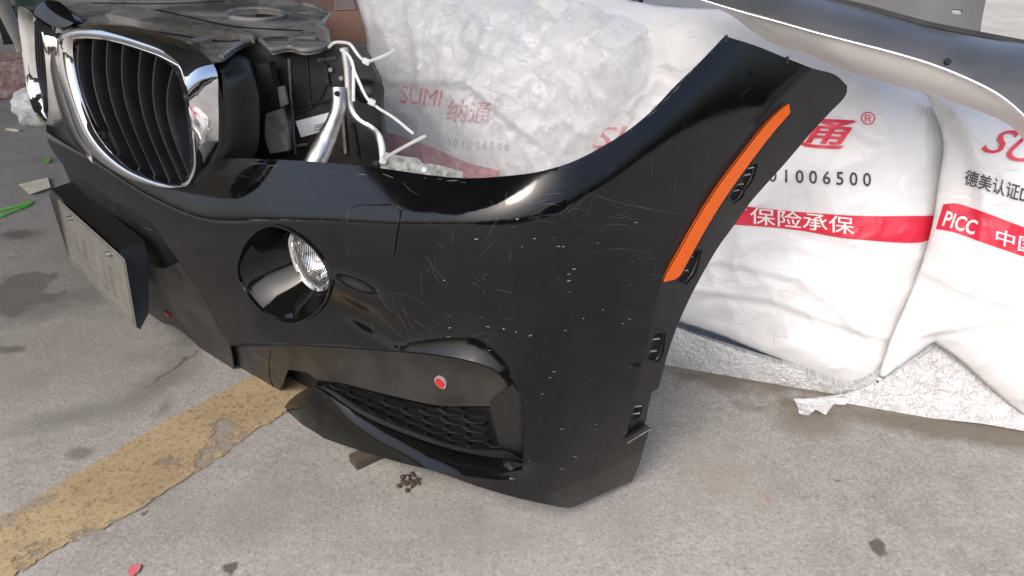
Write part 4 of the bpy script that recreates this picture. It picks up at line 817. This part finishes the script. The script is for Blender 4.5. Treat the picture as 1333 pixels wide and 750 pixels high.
# cardboard box behind
cb = bevel_box('cardboard_box', (.42, .3, .62), simple('cardboard', (.30, .17, .11), .75, 0, .2, 8), None, (-.44, 2.05, .31), Matrix.Rotation(R(12), 3, 'Z'), .006); tag(cb, 'brown cardboard box standing behind the carrier panel', 'cardboard box')
cb2 = tag(bevel_box('tape_strip', (.05, .302, .002), simple('tape', (.42, .28, .2), .4), cb, (-.44, 2.05, .622), Matrix.Rotation(R(12), 3, 'Z'), 0), None)

# ================================================================== FLOOR CLUTTER
def at(px, z=0.): return Vector(on_z([px], z)[0])
wb = bevel_box('wood_block', (.03, .11, .018), simple('old_wood', (.055, .042, .03), .7, 0, .35, 60), None, at((478, 603)) + Vector((.02, .025, .0095)), Matrix.Rotation(R(-52), 3, 'Z'), .003); tag(wb, 'small brown wood block under the glossy lower blade', 'wood block')
cl = []; bmm = bmesh.new()
for k in range(26):
    p = at((535 + random.gauss(0, 7), 627 + random.gauss(0, 5))); bmesh.ops.create_icosphere(bmm, subdivisions=1, radius=random.uniform(.002, .006), matrix=Matrix.Translation(p + Vector((0, 0, .002))) @ Matrix.Scale(.6, 4, (0, 0, 1)))
me = bpy.data.meshes.new('dirt_crumbs'); bmm.to_mesh(me); bmm.free(); me.materials.append(simple('brown_dirt', (.05, .035, .025), .9)); o = link(bpy.data.objects.new('dirt_crumbs', me)); tag(o, 'small pile of dark brown dirt crumbs below the lower blade', 'dirt', None, 'stuff')
# far left
WALLY = 5.2
bw = mesh('back_wall', [(-7, WALLY, 0), (-1.2, WALLY + .6, 0), (-1.2, WALLY + .6, 3), (-7, WALLY, 3), (-7, WALLY + .2, 0), (-1.2, WALLY + .8, 0), (-1.2, WALLY + .8, 3), (-7, WALLY + .2, 3)], [(0, 1, 2, 3), (5, 4, 7, 6), (3, 2, 6, 7), (1, 5, 6, 2), (4, 0, 3, 7)], simple('grimy_wall', (.10, .085, .06), .85, 0, .5, 3), smooth=False); tag(bw, 'grimy brown workshop wall at the far left', 'wall')
tarp = patch('green_tarpaulin', Plane((-3.3, 4.9, 1.0), (1, .1, 0), (0, .2, 1), lambda u, v: .08 * (fbm(u * 4, v * 2, 5) - .5)), [(18, -60), (110, -60), (100, 6), (80, 14), (50, 18), (20, 16)], simple('dark_green_cloth', (.02, .055, .045), .8), None, step=.05, thick=.01); tag(tarp, 'dark green tarpaulin hanging at the far left corner', 'tarpaulin')
pl_ = tube('leaning_pole', [at((45, 92)) + Vector((0, 0, .02)), Vector(at_y([(-20, -40)], 3.95)[0])], .035, simple('grey_pole', (.30, .28, .24), .6), None, 10, spacing=.1); tag(pl_, 'grey pole leaning behind the film wrapped block', 'pole')
def blk(name, px, size, rot, mat, label, cat, z0=0, j=.006, dy=0):
    p = at(px) + Vector((0, dy, size[2] / 2 + z0)); return tag(bevel_box(name, size, mat, None, p, Matrix.Rotation(R(rot), 3, 'Z'), .012, j), label, cat)
def filmblock():
    m, t, p = new_mat('pink_block_in_film'); c = co(t)
    t.links.new(mix(t, ramp(t, noise(t, c, 14, 6, .7), [(.42, 0.), (.66, .8)]), (.36, .17, .12), (.62, .55, .5)), p.inputs['Base Color']); p.inputs['Roughness'].default_value = .2; bump(t, p, noise(t, c, 25, 4), .8, .02); return m
blk('wrapped_block', (14, 122), (.24, .22, .17), 38, filmblock(), 'pinkish block wrapped in clear film at the far left', 'wrapped block', 0, .012)
blk('pale_carton', (52, 84), (.30, .20, .22), -10, simple('pale_card', (.36, .33, .26), .7), 'plain beige carton behind the wrapped block', 'carton', 0, .004, .15)
blk('dark_bucket', (8, 62), (.20, .18, .20), 20, M_deep, 'dark box in the corner beside the leaning pole', 'box', 0, .01, .2)
rb = tube('rolled_film', [at((44, 106)) + Vector((0, .1, .06)), at((78, 96)) + Vector((0, .12, .07))], [.05, .062, .055], simple('brown_film_roll', (.20, .15, .12), .3, 0, .6, 40, .6, 40), None, 14, spacing=.02); tag(rb, 'brown rolled film bundle next to the pink wrapped block', 'film roll')
def lump():
    bm = bmesh.new(); bmesh.ops.create_icosphere(bm, subdivisions=4, radius=1)
    for v in bm.verts:
        q = v.co.copy(); k = float(fbm(np.array([q.x * 2 + 5]), np.array([q.y * 2 + q.z * 3]), 91)[0]); v.co = Vector((q.x * .10, q.y * .09, q.z * .085)) * (.8 + .45 * k)
    p = at((53, 163)) + Vector((0, .03, .07)); me = bpy.data.meshes.new('foam_bag'); bm.transform(Matrix.Translation(p)); bm.to_mesh(me); bm.free()
    me.polygons.foreach_set('use_smooth', [True] * len(me.polygons)); me.materials.append(simple('white_foam_film', (.62, .63, .62), .35, 0, .25, 60, .6, 90)); return link(bpy.data.objects.new('foam_bag', me))
tag(lump(), 'crumpled white foam bag on the ground left of the far grille', 'foam bag')
pp = patch('paper_slip', Plane((0, 0, .006), (1, 0, 0), (0, 1, 0), lambda u, v: .006 * fbm(u * 12, v * 12, 4)), [(24, 240), (62, 231), (66, 244), (38, 253)], simple('cream_paper', (.60, .57, .44), .7), None, step=.02, thick=.0004, corner=20); tag(pp, 'cream paper slip lying left of the number plate', 'paper')
st = tube('stick', [at((9, 170)) + Vector((0, 0, .005)), at((26, 172)) + Vector((0, 0, .005))], .006, simple('pale_stick', (.5, .45, .36), .7), None, 6); tag(st, 'short pale stick on the concrete at far left', 'stick')
gc = tube('rope', [at(p) + Vector((0, 0, .004)) for p in ((-30, 286), (0, 284), (15, 278), (30, 272), (40, 267), (44, 264), (38, 266), (24, 270), (8, 274), (-30, 283))], .0035, simple('bright_green_cord', (.10, .55, .05), .5), None, 6); tag(gc, 'bright green cord curled on the ground at the left edge', 'cord')
lf = patch('leaf', Plane((0, 0, .006), (1, 0, 0), (0, 1, 0)), [(56, 209), (60, 205), (66, 206), (64, 211), (59, 212)], simple('leaf_green', (.14, .40, .03), .5), None, step=.02, thick=.0006); tag(lf, 'tiny bright green leaf beside the bumper nose', 'leaf')
